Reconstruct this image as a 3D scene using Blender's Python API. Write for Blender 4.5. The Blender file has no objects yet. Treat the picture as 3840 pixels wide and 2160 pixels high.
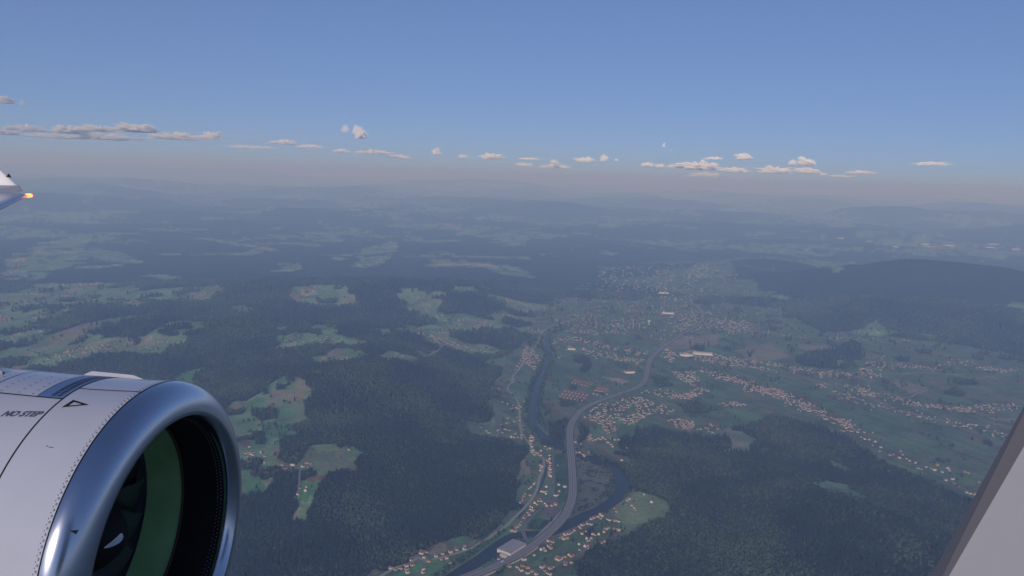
import bpy, math, random
import numpy as np
from mathutils import Matrix, Vector
R = math.radians
random.seed(7)
rng = np.random.default_rng(7)
S = bpy.context.scene
COL = S.collection

# ------------------------------------------------------------------ camera, sky, sun, exposure
CAM_H = 1000.0
HFOV, PITCH, ROLL = 65.0, -7.84, 1.9
FPX = 1920 / math.tan(R(HFOV / 2))
SUN_EL, SUN_AZ = 19.0, 193.0        # azimuth clockwise from +Y (the way the camera looks)
camd = bpy.data.cameras.new('camera')
camd.sensor_fit = 'HORIZONTAL'; camd.angle = R(HFOV); camd.clip_start = 0.02; camd.clip_end = 400000
cam = bpy.data.objects.new('camera', camd); COL.objects.link(cam)


def cam_axes(pitch, roll):
    f = np.array([0, math.cos(pitch), math.sin(pitch)]); r0 = np.array([1., 0, 0]); u0 = np.cross(r0, f)
    r = math.cos(roll) * r0 + math.sin(roll) * u0
    u = -math.sin(roll) * r0 + math.cos(roll) * u0
    return r, u, f


RT, UP, FW = cam_axes(R(PITCH), R(ROLL))
cam.matrix_world = Matrix(((RT[0], UP[0], -FW[0], 0), (RT[1], UP[1], -FW[1], 0), (RT[2], UP[2], -FW[2], CAM_H), (0, 0, 0, 1)))
S.camera = cam
W = bpy.data.worlds.new('World'); S.world = W; W.use_nodes = True
wn = W.node_tree.nodes; wl = W.node_tree.links
sky = wn.new('ShaderNodeTexSky'); sky.sky_type = 'NISHITA'; sky.sun_disc = False
sky.sun_elevation = R(SUN_EL); sky.sun_rotation = R(SUN_AZ)
sky.altitude = 4200; sky.air_density = 0.95; sky.dust_density = 4.5; sky.ozone_density = 6.0
gm = wn.new('ShaderNodeGamma'); gm.inputs[1].default_value = 0.53; wl.new(sky.outputs[0], gm.inputs[0])
tn = wn.new('ShaderNodeVectorMath'); tn.operation = 'MULTIPLY'; tn.inputs[1].default_value = (0.97, 1.04, 1.37); wl.new(gm.outputs[0], tn.inputs[0])
wl.new(tn.outputs[0], wn['Background'].inputs[0]); wn['Background'].inputs[1].default_value = 0.145
sund = bpy.data.lights.new('sun', 'SUN'); sund.energy = 2.6; sund.angle = R(0.6); sund.color = (1.0, 0.88, 0.80)
sun = bpy.data.objects.new('sun', sund); COL.objects.link(sun)
sdir = Vector((math.sin(R(SUN_AZ)) * math.cos(R(SUN_EL)), math.cos(R(SUN_AZ)) * math.cos(R(SUN_EL)), math.sin(R(SUN_EL))))
sun.rotation_euler = sdir.to_track_quat('Z', 'Y').to_euler(); sun.location = (0, 0, CAM_H + 200)
vs = S.view_settings; vs.view_transform = 'Standard'; vs.look = 'None'; vs.exposure = 0.0; vs.gamma = 1.0
vs.use_curve_mapping = False
S.cycles.use_denoising = True
S.cycles.max_bounces = 8; S.cycles.diffuse_bounces = 2; S.cycles.glossy_bounces = 4; S.cycles.transparent_max_bounces = 24; S.cycles.volume_bounces = 5
S.cycles.sample_clamp_indirect = 4.0


# ------------------------------------------------------------------ helpers
def nodes_of(m):
    m.use_nodes = True
    return m.node_tree.nodes, m.node_tree.links, m.node_tree.nodes['Principled BSDF']


def mat(name, col, rough=0.8, metal=0.0, var=0.12, scale=1.0, spec=0.3, bump=0.0, emit=None):
    """principled paint/stone with a little procedural mottling"""
    m = bpy.data.materials.new(name); n, l, p = nodes_of(m)
    p.inputs['Roughness'].default_value = rough; p.inputs['Metallic'].default_value = metal
    p.inputs['Specular IOR Level'].default_value = spec
    tc = n.new('ShaderNodeTexCoord'); no = n.new('ShaderNodeTexNoise')
    no.inputs['Scale'].default_value = scale; no.inputs['Detail'].default_value = 4
    l.new(tc.outputs['Object'], no.inputs['Vector'])
    mx = n.new('ShaderNodeMix'); mx.data_type = 'RGBA'
    mx.inputs[6].default_value = (*[c * (1 - var) for c in col], 1); mx.inputs[7].default_value = (*[min(1, c * (1 + var)) for c in col], 1)
    l.new(no.outputs['Fac'], mx.inputs[0]); l.new(mx.outputs[2], p.inputs['Base Color'])
    if bump:
        b = n.new('ShaderNodeBump'); b.inputs['Strength'].default_value = bump; b.inputs['Distance'].default_value = 0.02
        l.new(no.outputs['Fac'], b.inputs['Height']); l.new(b.outputs[0], p.inputs['Normal'])
    if emit:
        p.inputs['Emission Color'].default_value = (*emit[0], 1); p.inputs['Emission Strength'].default_value = emit[1]
    return m


def mesh_np(name, verts, faces, mats=(), midx=None, smooth=False):
    """verts (n,3); faces (m,k) array or list of tuples"""
    me = bpy.data.meshes.new(name)
    if isinstance(faces, np.ndarray):
        v = np.asarray(verts, np.float32); k = faces.shape[1]; m = faces.shape[0]
        me.vertices.add(len(v)); me.vertices.foreach_set('co', v.ravel())
        me.loops.add(m * k); me.loops.foreach_set('vertex_index', faces.astype(np.int32).ravel())
        me.polygons.add(m); me.polygons.foreach_set('loop_start', np.arange(0, m * k, k, dtype=np.int32))
        me.polygons.foreach_set('loop_total', np.full(m, k, np.int32))
        me.update(calc_edges=True)
    elif len(faces) == 0:
        v = np.asarray(verts, np.float32); me.vertices.add(len(v)); me.vertices.foreach_set('co', v.ravel()); me.update()
    else:
        me.from_pydata([tuple(map(float, q)) for q in verts], [], faces); me.update()
    for q in mats: me.materials.append(q)
    if midx is not None: me.polygons.foreach_set('material_index', np.asarray(midx, np.int32))
    if smooth: me.polygons.foreach_set('use_smooth', np.ones(len(me.polygons), bool))
    return me


def obj(name, me, parent=None):
    o = bpy.data.objects.new(name, me); COL.objects.link(o); o.parent = parent
    return o


def tag(o, label=None, cat=None, group=None, kind=None):
    if label: o['label'] = label
    if cat: o['category'] = cat
    if group: o['group'] = group
    if kind: o['kind'] = kind
    return o


def hash2(ix, iy, seed):
    h = (ix.astype(np.int64) * 374761393 + iy.astype(np.int64) * 668265263 + seed * 1442695041) & 0xffffffff
    h = ((h ^ (h >> 13)) * 1274126177) & 0xffffffff
    return ((h ^ (h >> 16)) & 0xffffff) / float(0x1000000)


def vnoise(x, y, seed=0):
    ix = np.floor(x); iy = np.floor(y); fx = x - ix; fy = y - iy
    fx = fx * fx * (3 - 2 * fx); fy = fy * fy * (3 - 2 * fy)
    ix = ix.astype(np.int64); iy = iy.astype(np.int64)
    a = hash2(ix, iy, seed); b = hash2(ix + 1, iy, seed); c = hash2(ix, iy + 1, seed); d = hash2(ix + 1, iy + 1, seed)
    return (a * (1 - fx) + b * fx) * (1 - fy) + (c * (1 - fx) + d * fx) * fy


def fbm(x, y, wl_, octv=4, seed=0):
    s = 0; a = 0.5; t = 0
    for i in range(octv):
        s = s + a * vnoise(x / wl_ * 2 ** i + 17.3 * i, y / wl_ * 2 ** i - 9.1 * i, seed + i); t += a; a *= 0.5
    return s / t


def sstep(a, b, x):
    t = np.clip((x - a) / (b - a), 0, 1)
    return t * t * (3 - 2 * t)


def pix(key, pts):
    """points noted on an enlarged view of the photograph -> photograph pixels"""
    ox, oy, s = {'a': (1400, 1620, 2.3), 'b': (1800, 1050, 2.3), 'c': (0, 900, 2.3), 'd': (2720, 1050, 2.3), 'e': (840, 1360, 2.264),
                 'g': (2720, 1600, 2.3), 'h': (880, 900, 2.3), 'k': (1280, 450, 2.0125), 'l': (2560, 450, 2.0125), 'm': (0, 350, 2.0125),
                 'w': (1840, 1900, 5.572), 'F': (0, 0, 0.67083), 'n': (0, 1360, 1.8115), 'S': (0, 0, 1.0)}[key]
    p = np.asarray(pts, float).reshape(-1, 2)
    return np.stack([ox + p[:, 0] / s, oy + p[:, 1] / s], -1)


def rays(P):
    d = FW + RT * ((P[:, 0:1] - 1920) / FPX) - UP * ((P[:, 1:2] - 1080) / FPX)
    return d / np.linalg.norm(d, axis=1)[:, None]


def flat(key, pts, z=0.0):
    d = rays(pix(key, pts)); t = (CAM_H - z) / np.maximum(-d[:, 2], 1e-3)
    return d[:, :2] * t[:, None]


def inpoly(x, y, poly):
    poly = np.asarray(poly); out = np.zeros(x.shape, bool)
    sel = np.nonzero((x >= poly[:, 0].min()) & (x <= poly[:, 0].max()) & (y >= poly[:, 1].min()) & (y <= poly[:, 1].max()))
    if len(sel[0]) == 0: return out
    xs, ys = x[sel], y[sel]; r = np.zeros(xs.shape, bool)
    for (x0, y0), (x1, y1) in zip(poly, np.roll(poly, -1, 0)):
        if y0 == y1: continue
        r ^= ((y0 > ys) != (y1 > ys)) & (xs < (x1 - x0) * (ys - y0) / (y1 - y0) + x0)
    out[sel] = r
    return out


def dline(x, y, line, cap=1e9):
    """distance to a polyline, only worked out near it"""
    line = np.asarray(line); d = np.full(x.shape, cap)
    sel = np.nonzero((x >= line[:, 0].min() - cap) & (x <= line[:, 0].max() + cap) & (y >= line[:, 1].min() - cap) & (y <= line[:, 1].max() + cap)) if cap < 1e8 else np.nonzero(np.ones(x.shape, bool))
    if len(sel[0]) == 0: return d
    xs, ys = x[sel], y[sel]; best = np.full(xs.shape, cap)
    for (x0, y0), (x1, y1) in zip(line[:-1], line[1:]):
        ax, ay = x1 - x0, y1 - y0; L = ax * ax + ay * ay + 1e-9
        t = np.clip(((xs - x0) * ax + (ys - y0) * ay) / L, 0, 1)
        best = np.minimum(best, np.hypot(xs - x0 - t * ax, ys - y0 - t * ay))
    d[sel] = best
    return d


def smooth_line(P, step):
    """Catmull-Rom through P, resampled about every step metres"""
    P = np.asarray(P, float); Q = np.vstack([2 * P[0] - P[1], P, 2 * P[-1] - P[-2]]); out = []
    for i in range(1, len(Q) - 2):
        p0, p1, p2, p3 = Q[i - 1:i + 3]; n = max(2, int(np.linalg.norm(p2 - p1) / step))
        t = np.linspace(0, 1, n, endpoint=False)[:, None]
        out.append(0.5 * (2 * p1 + (p2 - p0) * t + (2 * p0 - 5 * p1 + 4 * p2 - p3) * t ** 2 + (3 * p1 - p0 - 3 * p2 + p3) * t ** 3))
    return np.vstack(out + [P[-1:]])


# ------------------------------------------------------------------ the lie of the land
RIVER = np.vstack([flat('a', [(560, 1370), (640, 1290), (740, 1215), (850, 1145), (950, 1080), (1040, 1010), (1110, 960), (1200, 905), (1300, 880), (1400, 880),
                              (1500, 870), (1600, 830), (1700, 785), (1800, 735), (1900, 690), (2000, 640), (2090, 570), (2140, 490), (2150, 420), (2110, 350),
                              (2040, 300), (1950, 260), (1850, 225), (1760, 195), (1690, 165), (1620, 130), (1550, 90), (1480, 40), (1420, -10)]),
                   flat('b', [(462, 1240), (450, 1180), (455, 1090), (475, 1000), (490, 920), (515, 850), (540, 800), (562, 745), (590, 690), (612, 650), (590, 610),
                              (557, 560), (550, 510), (585, 470), (660, 440), (760, 400)])])
RIVER = smooth_line(RIVER, 25)
PLAIN = [flat('F', [(1250, 1090), (1235, 1000), (1260, 930), (1320, 850), (1350, 780), (1400, 745), (1480, 705), (1560, 668), (1720, 655), (1840, 690), (1950, 770), (2050, 830),
                    (2200, 845), (2400, 865), (2576, 900), (2700, 930), (2700, 1340), (2450, 1265), (2250, 1175), (2100, 1085), (1950, 1045), (1850, 1075),
                    (1700, 1110), (1560, 1140), (1440, 1120), (1340, 1095)]),
         flat('a', [(0, 1180), (150, 1130), (350, 1060), (480, 950), (600, 930), (760, 900), (870, 920), (1000, 880), (1100, 810), (1200, 700), (1250, 560),
                    (1280, 420), (1270, 280), (1330, 230), (1340, 150), (1210, 90), (1200, 0), (2250, 0), (2200, 300), (2250, 480), (2400, 540), (2510, 600), (2545, 690), (2500, 745),
                    (2380, 790), (2200, 900), (1900, 990), (1800, 1060), (1720, 1150), (1750, 1300), (-100, 1300)])]
GX = np.arange(-13000, 13001, 40.); GY = np.arange(800, 26001, 40.)
gx, gy = np.meshgrid(GX, GY)
vd = np.full(gx.shape, 1e9)
for P in PLAIN:
    d = dline(gx, gy, np.vstack([P, P[:1]])); d[inpoly(gx, gy, P)] = 0; vd = np.minimum(vd, d)
vd = np.minimum(vd, np.maximum(0, dline(gx, gy, RIVER) - 90))


def bil(G, x, y):
    fx = np.clip((x - GX[0]) / 40., 0, len(GX) - 1.001); fy = np.clip((y - GY[0]) / 40., 0, len(GY) - 1.001)
    ix = fx.astype(int); iy = fy.astype(int); fx = fx - ix; fy = fy - iy
    return (G[iy, ix] * (1 - fx) + G[iy, ix + 1] * fx) * (1 - fy) + (G[iy + 1, ix] * (1 - fx) + G[iy + 1, ix + 1] * fx) * fy


# ridges: crest noted on the photograph, distance (m), half width (m) of the slopes
RIDGES = []
for key, pts, D, wdt in [('l', [(1150, 1150), (1400, 1100), (1800, 1058), (2300, 1105), (2700, 1215)], 8300, 900),
                         ('l', [(250, 1090), (450, 1060), (600, 1034), (760, 1050), (1130, 1165)], 9600, 650),
                         ('l', [(380, 790), (500, 812), (760, 838), (1000, 850), (1350, 905), (1650, 950), (2000, 1010)], 16500, 1300),
                         ('l', [(780, 700), (1000, 680), (1400, 663), (1700, 690), (2000, 700)], 29000, 2500),
                         ('l', [(1900, 665), (2050, 650), (2200, 630), (2400, 645), (2700, 660)], 36000, 3000),
                         ('l', [(1200, 600), (1400, 594), (1850, 600), (2050, 640)], 58000, 5000),
                         ('l', [(-200, 545), (0, 538), (220, 540), (420, 565)], 50000, 4200),
                         ('k', [(600, 470), (850, 460), (1000, 454), (1220, 465), (1450, 505)], 44000, 4000),
                         ('k', [(-400, 520), (0, 514), (120, 511), (350, 556)], 27000, 1900),
                         ('k', [(700, 600), (900, 592), (1100, 600), (1500, 640)], 24000, 2200),
                         ('m', [(100, 660), (500, 655), (900, 652), (1200, 668)], 30000, 2600),
                         ('m', [(-200, 540), (300, 545), (700, 550), (1200, 565), (1800, 580)], 60000, 5200),
                         ('m', [(0, 790), (300, 770), (600, 775)], 19000, 1500),
                         ('k', [(1850, 860), (2050, 855), (2300, 862), (2500, 880)], 15500, 1100),
                         ('h', [(100, 250), (500, 262), (900, 270), (1300, 262), (1600, 258)], 9800, 700),
                         ('k', [(1500, 1010), (1800, 1000), (2000, 1015)], 12200, 700),
                         ('h', [(1850, 140), (2050, 135), (2300, 150)], 11800, 600)]:
    d = rays(pix(key, pts)); hd = np.hypot(d[:, 0], d[:, 1])
    RIDGES.append((d[:, :2] / hd[:, None] * D, CAM_H + D * d[:, 2] / hd, wdt))
HILLS = [(*flat('F', [(1060, 1010)])[0], 120, 750, 560), (*flat('F', [(900, 1250)])[0], 70, 430, 420), (*flat('F', [(2050, 1330)])[0], 60, 650, 330),
         (*flat('F', [(1150, 1300)])[0], 50, 330, 300), (*flat('F', [(600, 880)])[0], 110, 1300, 500), (*flat('F', [(2250, 800)])[0], 110, 1500, 600),
         (*flat('F', [(1000, 760)])[0], 120, 1500, 800), (*flat('F', [(300, 800)])[0], 60, 800, 300), (*flat('F', [(1700, 1230)])[0], 20, 350, 300)]


def height(x, y):
    x = np.asarray(x, float); y = np.asarray(y, float)
    r = np.hypot(x, y)
    m = sstep(0, 700, bil(vd, x, y)); m = np.where((np.abs(x) < 13000) & (y > 800) & (y < 26000), m, 1.0)
    amp = 40 + 460 * sstep(8000, 21000, r)
    h = m * amp * (1.25 * np.abs(2 * fbm(x, y, 5200, 4, 3) - 1) * sstep(8000, 15000, r) + (1.1 * fbm(x, y, 2600, 4, 3) - .1) * (1 - .55 * sstep(8000, 15000, r))) + m * 20 * fbm(x, y, 420, 3, 9)
    for hx, hy, hh, sx, sy in HILLS:
        h = h + m * hh * np.exp(-((x - hx) / sx) ** 2 - ((y - hy) / sy) ** 2)
    for P, H, w in RIDGES:
        c = np.zeros_like(h)
        bx0, bx1 = P[:, 0].min() - 3 * w, P[:, 0].max() + 3 * w; by0, by1 = P[:, 1].min() - 3 * w, P[:, 1].max() + 3 * w
        s = np.nonzero((x > bx0) & (x < bx1) & (y > by0) & (y < by1))
        if len(s[0]) == 0: continue
        xs, ys = x[s], y[s]; best = np.zeros(xs.shape)
        for i in range(len(P) - 1):
            (x0, y0), (x1, y1) = P[i], P[i + 1]; ax, ay = x1 - x0, y1 - y0; L = ax * ax + ay * ay
            t = np.clip(((xs - x0) * ax + (ys - y0) * ay) / L, 0, 1)
            d = np.hypot(xs - x0 - t * ax, ys - y0 - t * ay)
            best = np.maximum(best, (H[i] * (1 - t) + H[i + 1] * t) * np.exp(-(d / w) ** 2))
        rough = 0.93 + 0.14 * fbm(xs, ys, w * .7, 3, 21)
        k = best * rough
        h[s] = np.maximum(h[s], k) + 0.25 * np.minimum(h[s], k)
    return h


# polar grid of the land, one row per picture row or finer
NAZ = 932
az = np.concatenate([np.radians(-41 + .088 * np.arange(NAZ)), np.radians(np.linspace(41, 319, 60)[1:-1])])
sv = np.concatenate([[200., 2.2, 1.2, .9], np.arange(.68, .06, -1 / 800.), np.geomspace(.06, 1000 / 125000., 150)])
rad = 1000. / sv
na, nr = len(az), len(rad)
A2, R2 = np.meshgrid(az, rad)
tx = (R2 * np.sin(A2)).ravel(); ty = (R2 * np.cos(A2)).ravel()
tz = height(tx, ty)
HG = tz.reshape(nr, na)[:, :NAZ]


def cast(key, pts):
    """photograph points -> points on the land"""
    d = rays(pix(key, pts)); hd = np.hypot(d[:, 0], d[:, 1]); a = np.arctan2(d[:, 0], d[:, 1]); sl = np.minimum(d[:, 2] / hd, -.009)
    f = np.clip((np.degrees(a) + 41) / .088, 0, NAZ - 1.001); i = f.astype(int); w = f - i
    over = (HG[:, i] * (1 - w) + HG[:, i + 1] * w) - (CAM_H + rad[:, None] * sl[None]); over[:4] = -1
    k = np.argmax(over > 0, axis=0); k = np.where(k == 0, nr - 1, k); c = np.arange(len(k))
    o0, o1 = over[k - 1, c], over[k, c]; t = np.clip(-o0 / np.where(o1 - o0 == 0, 1, o1 - o0), 0, 1)
    r = rad[k - 1] * (1 - t) + rad[k] * t
    return np.stack([np.sin(a) * r, np.cos(a) * r], -1)


# ------------------------------------------------------------------ land cover noted on the photograph
MEADOW = [('c', [(0, 460), (200, 430), (420, 400), (760, 375), (1020, 375), (1250, 400), (1180, 440), (1480, 410), (1900, 390), (2020, 400), (1880, 450), (1780, 525), (1450, 540), (1250, 560), (1070, 550), (860, 560), (640, 600), (380, 690), (240, 760), (60, 860), (-60, 870), (-60, 460)]),
          ('c', [(-40, 970), (200, 900), (420, 820), (620, 750), (800, 700), (960, 675), (1370, 630), (1380, 650), (1180, 690), (1080, 710), (980, 760), (960, 860), (1000, 900), (900, 940), (700, 980), (520, 1030), (420, 1140), (200, 1180), (60, 1200), (-60, 1200)]),
          ('c', [(1060, 960), (1080, 880), (1250, 820), (1420, 740), (1540, 700), (1640, 660), (1790, 660), (1760, 740), (1780, 770), (1640, 800), (1520, 850), (1440, 900), (1280, 975)]),
          ('c', [(40, 170), (120, 130), (330, 60), (520, 0), (700, -50), (800, -20), (700, 60), (1000, 100), (1160, 150), (1260, 190), (1100, 200), (840, 180), (700, 210), (560, 240), (420, 300), (340, 350), (160, 340), (60, 250)]),
          ('c', [(1280, 300), (1450, 305), (1620, 330), (1560, 360), (1420, 350)]), ('c', [(1960, 570), (2150, 570), (2260, 605), (2100, 635), (2000, 620)]),
          ('c', [(1440, 1190), (1600, 1130), (1770, 1100), (1750, 1140), (1640, 1200), (1700, 1250), (1560, 1260)]),
          ('h', [(460, 510), (520, 420), (640, 400), (830, 385), (980, 380), (990, 470), (1040, 495), (1020, 570), (870, 575), (680, 565), (560, 560), (490, 540)]),
          ('h', [(300, 775), (430, 740), (480, 780), (520, 830), (640, 790), (720, 720), (860, 725), (885, 770), (870, 850), (700, 865), (560, 880), (420, 880), (500, 840), (440, 805)]),
          ('h', [(760, 1030), (800, 985), (850, 935), (950, 920), (1000, 960), (1090, 945), (1190, 1000), (1190, 1035), (1050, 1020), (880, 1035)]),
          ('h', [(1200, 760), (1350, 725), (1560, 735), (1600, 780), (1480, 800), (1260, 820)]),
          ('h', [(1430, 420), (1580, 415), (1640, 470), (1700, 540), (1710, 610), (1790, 670), (1700, 675), (1600, 640), (1450, 590), (1440, 560), (1520, 520)]),
          ('h', [(1730, 420), (1830, 400), (2000, 400), (2180, 400), (2250, 480), (2330, 530), (2250, 520), (2200, 480), (2100, 450), (1900, 460), (1780, 500), (1720, 470)]),
          ('h', [(1420, 1030), (1480, 990), (1610, 945), (1650, 990), (1800, 900), (1830, 920), (1700, 1000), (1560, 1020)]),
          ('h', [(1640, 800), (1750, 690), (1850, 680), (2180, 710), (2300, 640), (2360, 640), (2280, 750), (2050, 770), (1850, 790), (1760, 800)]),
          ('h', [(2100, 1060), (2250, 1030), (2350, 1000), (2450, 930), (2576, 900), (2700, 1000), (2700, 1265), (2260, 1265), (2240, 1200), (2380, 1140), (2260, 1090)]),
          ('h', [(1120, 800), (1150, 800), (1180, 840), (1140, 830)]), ('h', [(1060, 110), (1160, 60), (1400, 30), (1420, 100), (1300, 180), (1100, 220), (1040, 230)]),
          ('h', [(1700, 160), (2000, 180), (2300, 210), (2500, 240), (2576, 330), (2300, 300), (2150, 240), (1740, 225)]), ('h', [(380, 200), (560, 205), (580, 260), (390, 260)]),
          ('h', [(1440, 345), (1620, 330), (1800, 350), (1720, 365), (1540, 360)]),
          ('e', [(0, 400), (60, 340), (170, 330), (280, 270), (350, 230), (380, 180), (470, 120), (580, 115), (700, 160), (740, 215), (730, 290), (690, 330), (680, 460), (690, 500), (600, 560), (640, 600), (560, 640), (480, 620), (490, 740), (440, 800), (500, 830), (620, 860), (760, 700), (900, 690), (1120, 680), (1130, 730), (1220, 780), (1100, 860), (1140, 890), (1130, 930), (1000, 920), (880, 930), (830, 1000), (760, 1130), (730, 1200), (680, 1350), (560, 1340), (600, 1260), (620, 1160), (640, 1000), (600, 910), (500, 940), (420, 930), (400, 980), (330, 1100), (150, 1130), (-60, 1150), (-60, 420)]),
          ('g', [(750, 500), (870, 460), (1100, 520), (1300, 560), (1360, 590), (1160, 635), (900, 560)]), ('g', [(-80, 60), (120, 40), (260, 120), (200, 220), (0, 210), (-200, 160)]),
          ('g', [(850, 270), (1000, 310), (1150, 420), (950, 370)]),
          ('b', [(60, 1040), (200, 1050), (330, 1100), (300, 1160), (130, 1110)]), ('b', [(60, 1300), (130, 1230), (330, 1230), (340, 1300), (300, 1330)]),
          ('l', [(2360, 1390), (2500, 1370), (2650, 1420), (2650, 1490), (2480, 1440)]), ('l', [(480, 1300), (650, 1290), (800, 1320), (780, 1370), (600, 1360), (480, 1370)]),
          ('l', [(1130, 1160), (1000, 1100), (860, 1050), (1100, 1070), (1300, 1060), (1380, 1090)]), ('d', [(1120, 560), (1240, 600), (1400, 600), (1200, 640)]),
          ('d', [(1700, 480), (1800, 470), (1900, 500), (1780, 510)])]
FOREST = [('e', [(490, 640), (620, 650), (700, 620), (690, 760), (620, 830), (520, 830), (480, 760)]), ('e', [(220, 400), (400, 390), (440, 480), (300, 490), (230, 460)]),
          ('e', [(260, 600), (360, 590), (390, 690), (280, 690)]), ('e', [(590, 540), (690, 520), (680, 620), (600, 600)]), ('e', [(400, 210), (520, 190), (560, 215), (430, 235)]),
          ('c', [(700, 890), (800, 780), (960, 720), (980, 760), (950, 860), (800, 870)]), ('c', [(420, 300), (640, 210), (840, 175), (700, 230), (560, 330)]),
          ('b', [(1190, 1060), (1360, 1060), (1370, 1170), (1200, 1190)]), ('b', [(860, 1300), (1000, 1290), (1040, 1350), (920, 1330), (860, 1449), (1000, 1449), (850, 1449)]),
          ('b', [(1170, 1260), (1400, 1240), (1640, 1180), (1620, 1300), (2100, 1320), (2200, 1449), (1700, 1560), (1200, 1449), (1180, 1350)]), ('b', [(860, 1180), (900, 1200), (980, 1260), (1040, 1260), (1050, 1330), (900, 1310), (850, 1260)]),
          ('b', [(1690, 1020), (1800, 1050), (1990, 990), (2030, 1080), (1950, 1140), (1720, 1130)]), ('b', [(500, 1250), (740, 1220), (730, 1440), (560, 1440), (490, 1370)]),
          ('b', [(600, 640), (700, 655), (860, 650), (950, 720), (960, 790), (900, 795), (880, 720), (760, 700), (680, 730), (640, 700)]), ('d', [(620, 700), (760, 620), (960, 560), (1110, 540), (1150, 640), (1200, 720), (1150, 790), (780, 790)]),
          ('b', [(1800, 575), (1940, 575), (1950, 620), (1850, 640)]), ('b', [(0, 930), (180, 920), (240, 1010), (80, 1020), (0, 1010)]),
          ('a', [(1180, 1242), (1000, 1242), (900, 1242)]), ('a', [(1740, 215), (1900, 250), (2080, 330), (2180, 420), (2180, 520), (2300, 500), (2250, 300), (2050, 250), (1900, 200)])]
TINT = [  # (colour class, view, polygon)
    ('town', 'b', [(330, 760), (400, 600), (460, 600), (540, 700), (520, 760)]), ('town', 'b', [(1560, 620), (1700, 590), (1900, 640), (1900, 690), (1650, 680)]),
    ('scrub', 'a', [(1740, 240), (1880, 265), (2030, 330), (2095, 420), (2080, 500), (2000, 590), (1860, 670), (1720, 740), (1690, 740), (1740, 600), (1755, 440)]),
    ('lime', 'a', [(2080, 720), (2110, 600), (2230, 520), (2300, 510), (2420, 560), (2510, 610), (2545, 690), (2480, 745), (2380, 790), (2200, 800)]),
    ('pave', 'a', [(1450, 700), (1500, 620), (1620, 650), (1620, 690), (1550, 770), (1470, 730)]), ('pave', 'a', [(1420, 560), (1450, 540), (1490, 560), (1470, 600), (1410, 585)]),
    ('pave', 'a', [(980, 1150), (1080, 1060), (1240, 980), (1330, 960), (1340, 1000), (1200, 1090), (900, 1225), (830, 1230)]), ('pave', 'a', [(1500, 600), (1600, 560), (1600, 640), (1560, 660)]),
    ('lawn', 'a', [(1300, 830), (1380, 740), (1450, 745), (1560, 775), (1520, 840), (1400, 855)]), ('lawn', 'a', [(1560, 460), (1560, 200), (1680, 190), (1690, 450), (1680, 600), (1610, 620)]),
    ('tan', 'a', [(470, 1030), (490, 960), (550, 930), (600, 960), (600, 1020), (540, 1050)]), ('tan', 'a', [(640, 1010), (690, 970), (710, 1000), (660, 1030)]), ('tan', 'a', [(790, 960), (860, 930), (840, 980)]),
    ('tan', 'a', [(1280, 250), (1330, 230), (1340, 300), (1380, 330), (1370, 380), (1290, 380), (1260, 440), (1250, 400)]),
    ('bright', 'a', [(400, 1130), (560, 1110), (720, 1080), (740, 1100), (560, 1170), (400, 1215), (250, 1242), (200, 1230)]), ('bright', 'a', [(640, 920), (780, 890), (860, 920), (700, 950)]),
    ('tan', 'e', [(560, 120), (640, 125), (740, 200), (720, 225), (600, 170)]), ('tan', 'e', [(370, 250), (480, 235), (590, 250), (580, 310), (430, 300)]),
    ('tan', 'e', [(20, 360), (110, 350), (180, 370), (120, 410), (60, 420)]), ('tan', 'e', [(360, 310), (450, 320), (440, 370), (370, 370)]), ('tan', 'e', [(570, 1280), (620, 1230), (610, 1320), (570, 1340)]),
    ('tan', 'e', [(980, 740), (1080, 700), (1000, 800), (940, 820)]),
    ('soil', 'e', [(130, 680), (220, 655), (240, 690), (150, 700)]), ('soil', 'e', [(690, 965), (870, 950), (850, 990), (710, 1005)]), ('soil', 'e', [(250, 910), (400, 930), (350, 955), (280, 930)]),
    ('pave', 'e', [(1010, 880), (1140, 880), (1120, 930), (1050, 930)]),
    ('bright', 'e', [(180, 360), (350, 340), (350, 290), (280, 290)]), ('bright', 'e', [(310, 520), (480, 490), (600, 560), (480, 640), (340, 600)]), ('bright', 'e', [(640, 1000), (820, 1000), (700, 1180), (630, 1180)]),
    ('bright', 'e', [(150, 1000), (300, 960), (330, 1090), (160, 1110)]), ('bright', 'c', [(1440, 1190), (1600, 1130), (1770, 1100), (1640, 1200), (1560, 1260)]),
    ('tan', 'd', [(110, 600), (200, 570), (420, 570), (600, 660), (480, 690), (230, 700)]), ('tan', 'd', [(600, 560), (700, 560), (940, 570), (930, 610), (760, 620)]), ('tan', 'd', [(890, 730), (1050, 680), (1030, 745)]),
    ('tan', 'd', [(1420, 870), (1560, 880), (1750, 910), (1760, 940), (1640, 980), (1560, 930)]), ('tan', 'd', [(2280, 1190), (2500, 1180), (2500, 1220), (2340, 1215)]),
    ('tan', 'b', [(160, 870), (260, 850), (260, 880)]), ('tan', 'b', [(1500, 600), (1700, 480), (2050, 470), (2050, 560), (1750, 590)]),
    ('tan', 'h', [(480, 480), (560, 470), (560, 540), (500, 530)]), ('tan', 'h', [(930, 520), (1010, 480), (1030, 510), (990, 560)]), ('tan', 'h', [(390, 760), (460, 750), (470, 810)]), ('tan', 'h', [(800, 990), (850, 940), (920, 930), (880, 1020)]), ('tan', 'h', [(1580, 1000), (1610, 950), (1650, 985)]),
    ('tan', 'c', [(420, 830), (620, 755), (900, 690), (900, 720), (640, 830), (440, 900)]), ('tan', 'c', [(60, 1080), (170, 1075), (200, 1110), (90, 1120)]),
    ('pale', 'k', [(750, 785), (820, 780), (850, 805), (930, 825), (830, 832), (800, 800)]), ('pale', 'b', [(1240, 790), (1290, 780), (1340, 800), (1300, 820)]), ('pale', 'b', [(1070, 835), (1200, 850), (1300, 880), (1190, 900), (1120, 870)]),
]
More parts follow.
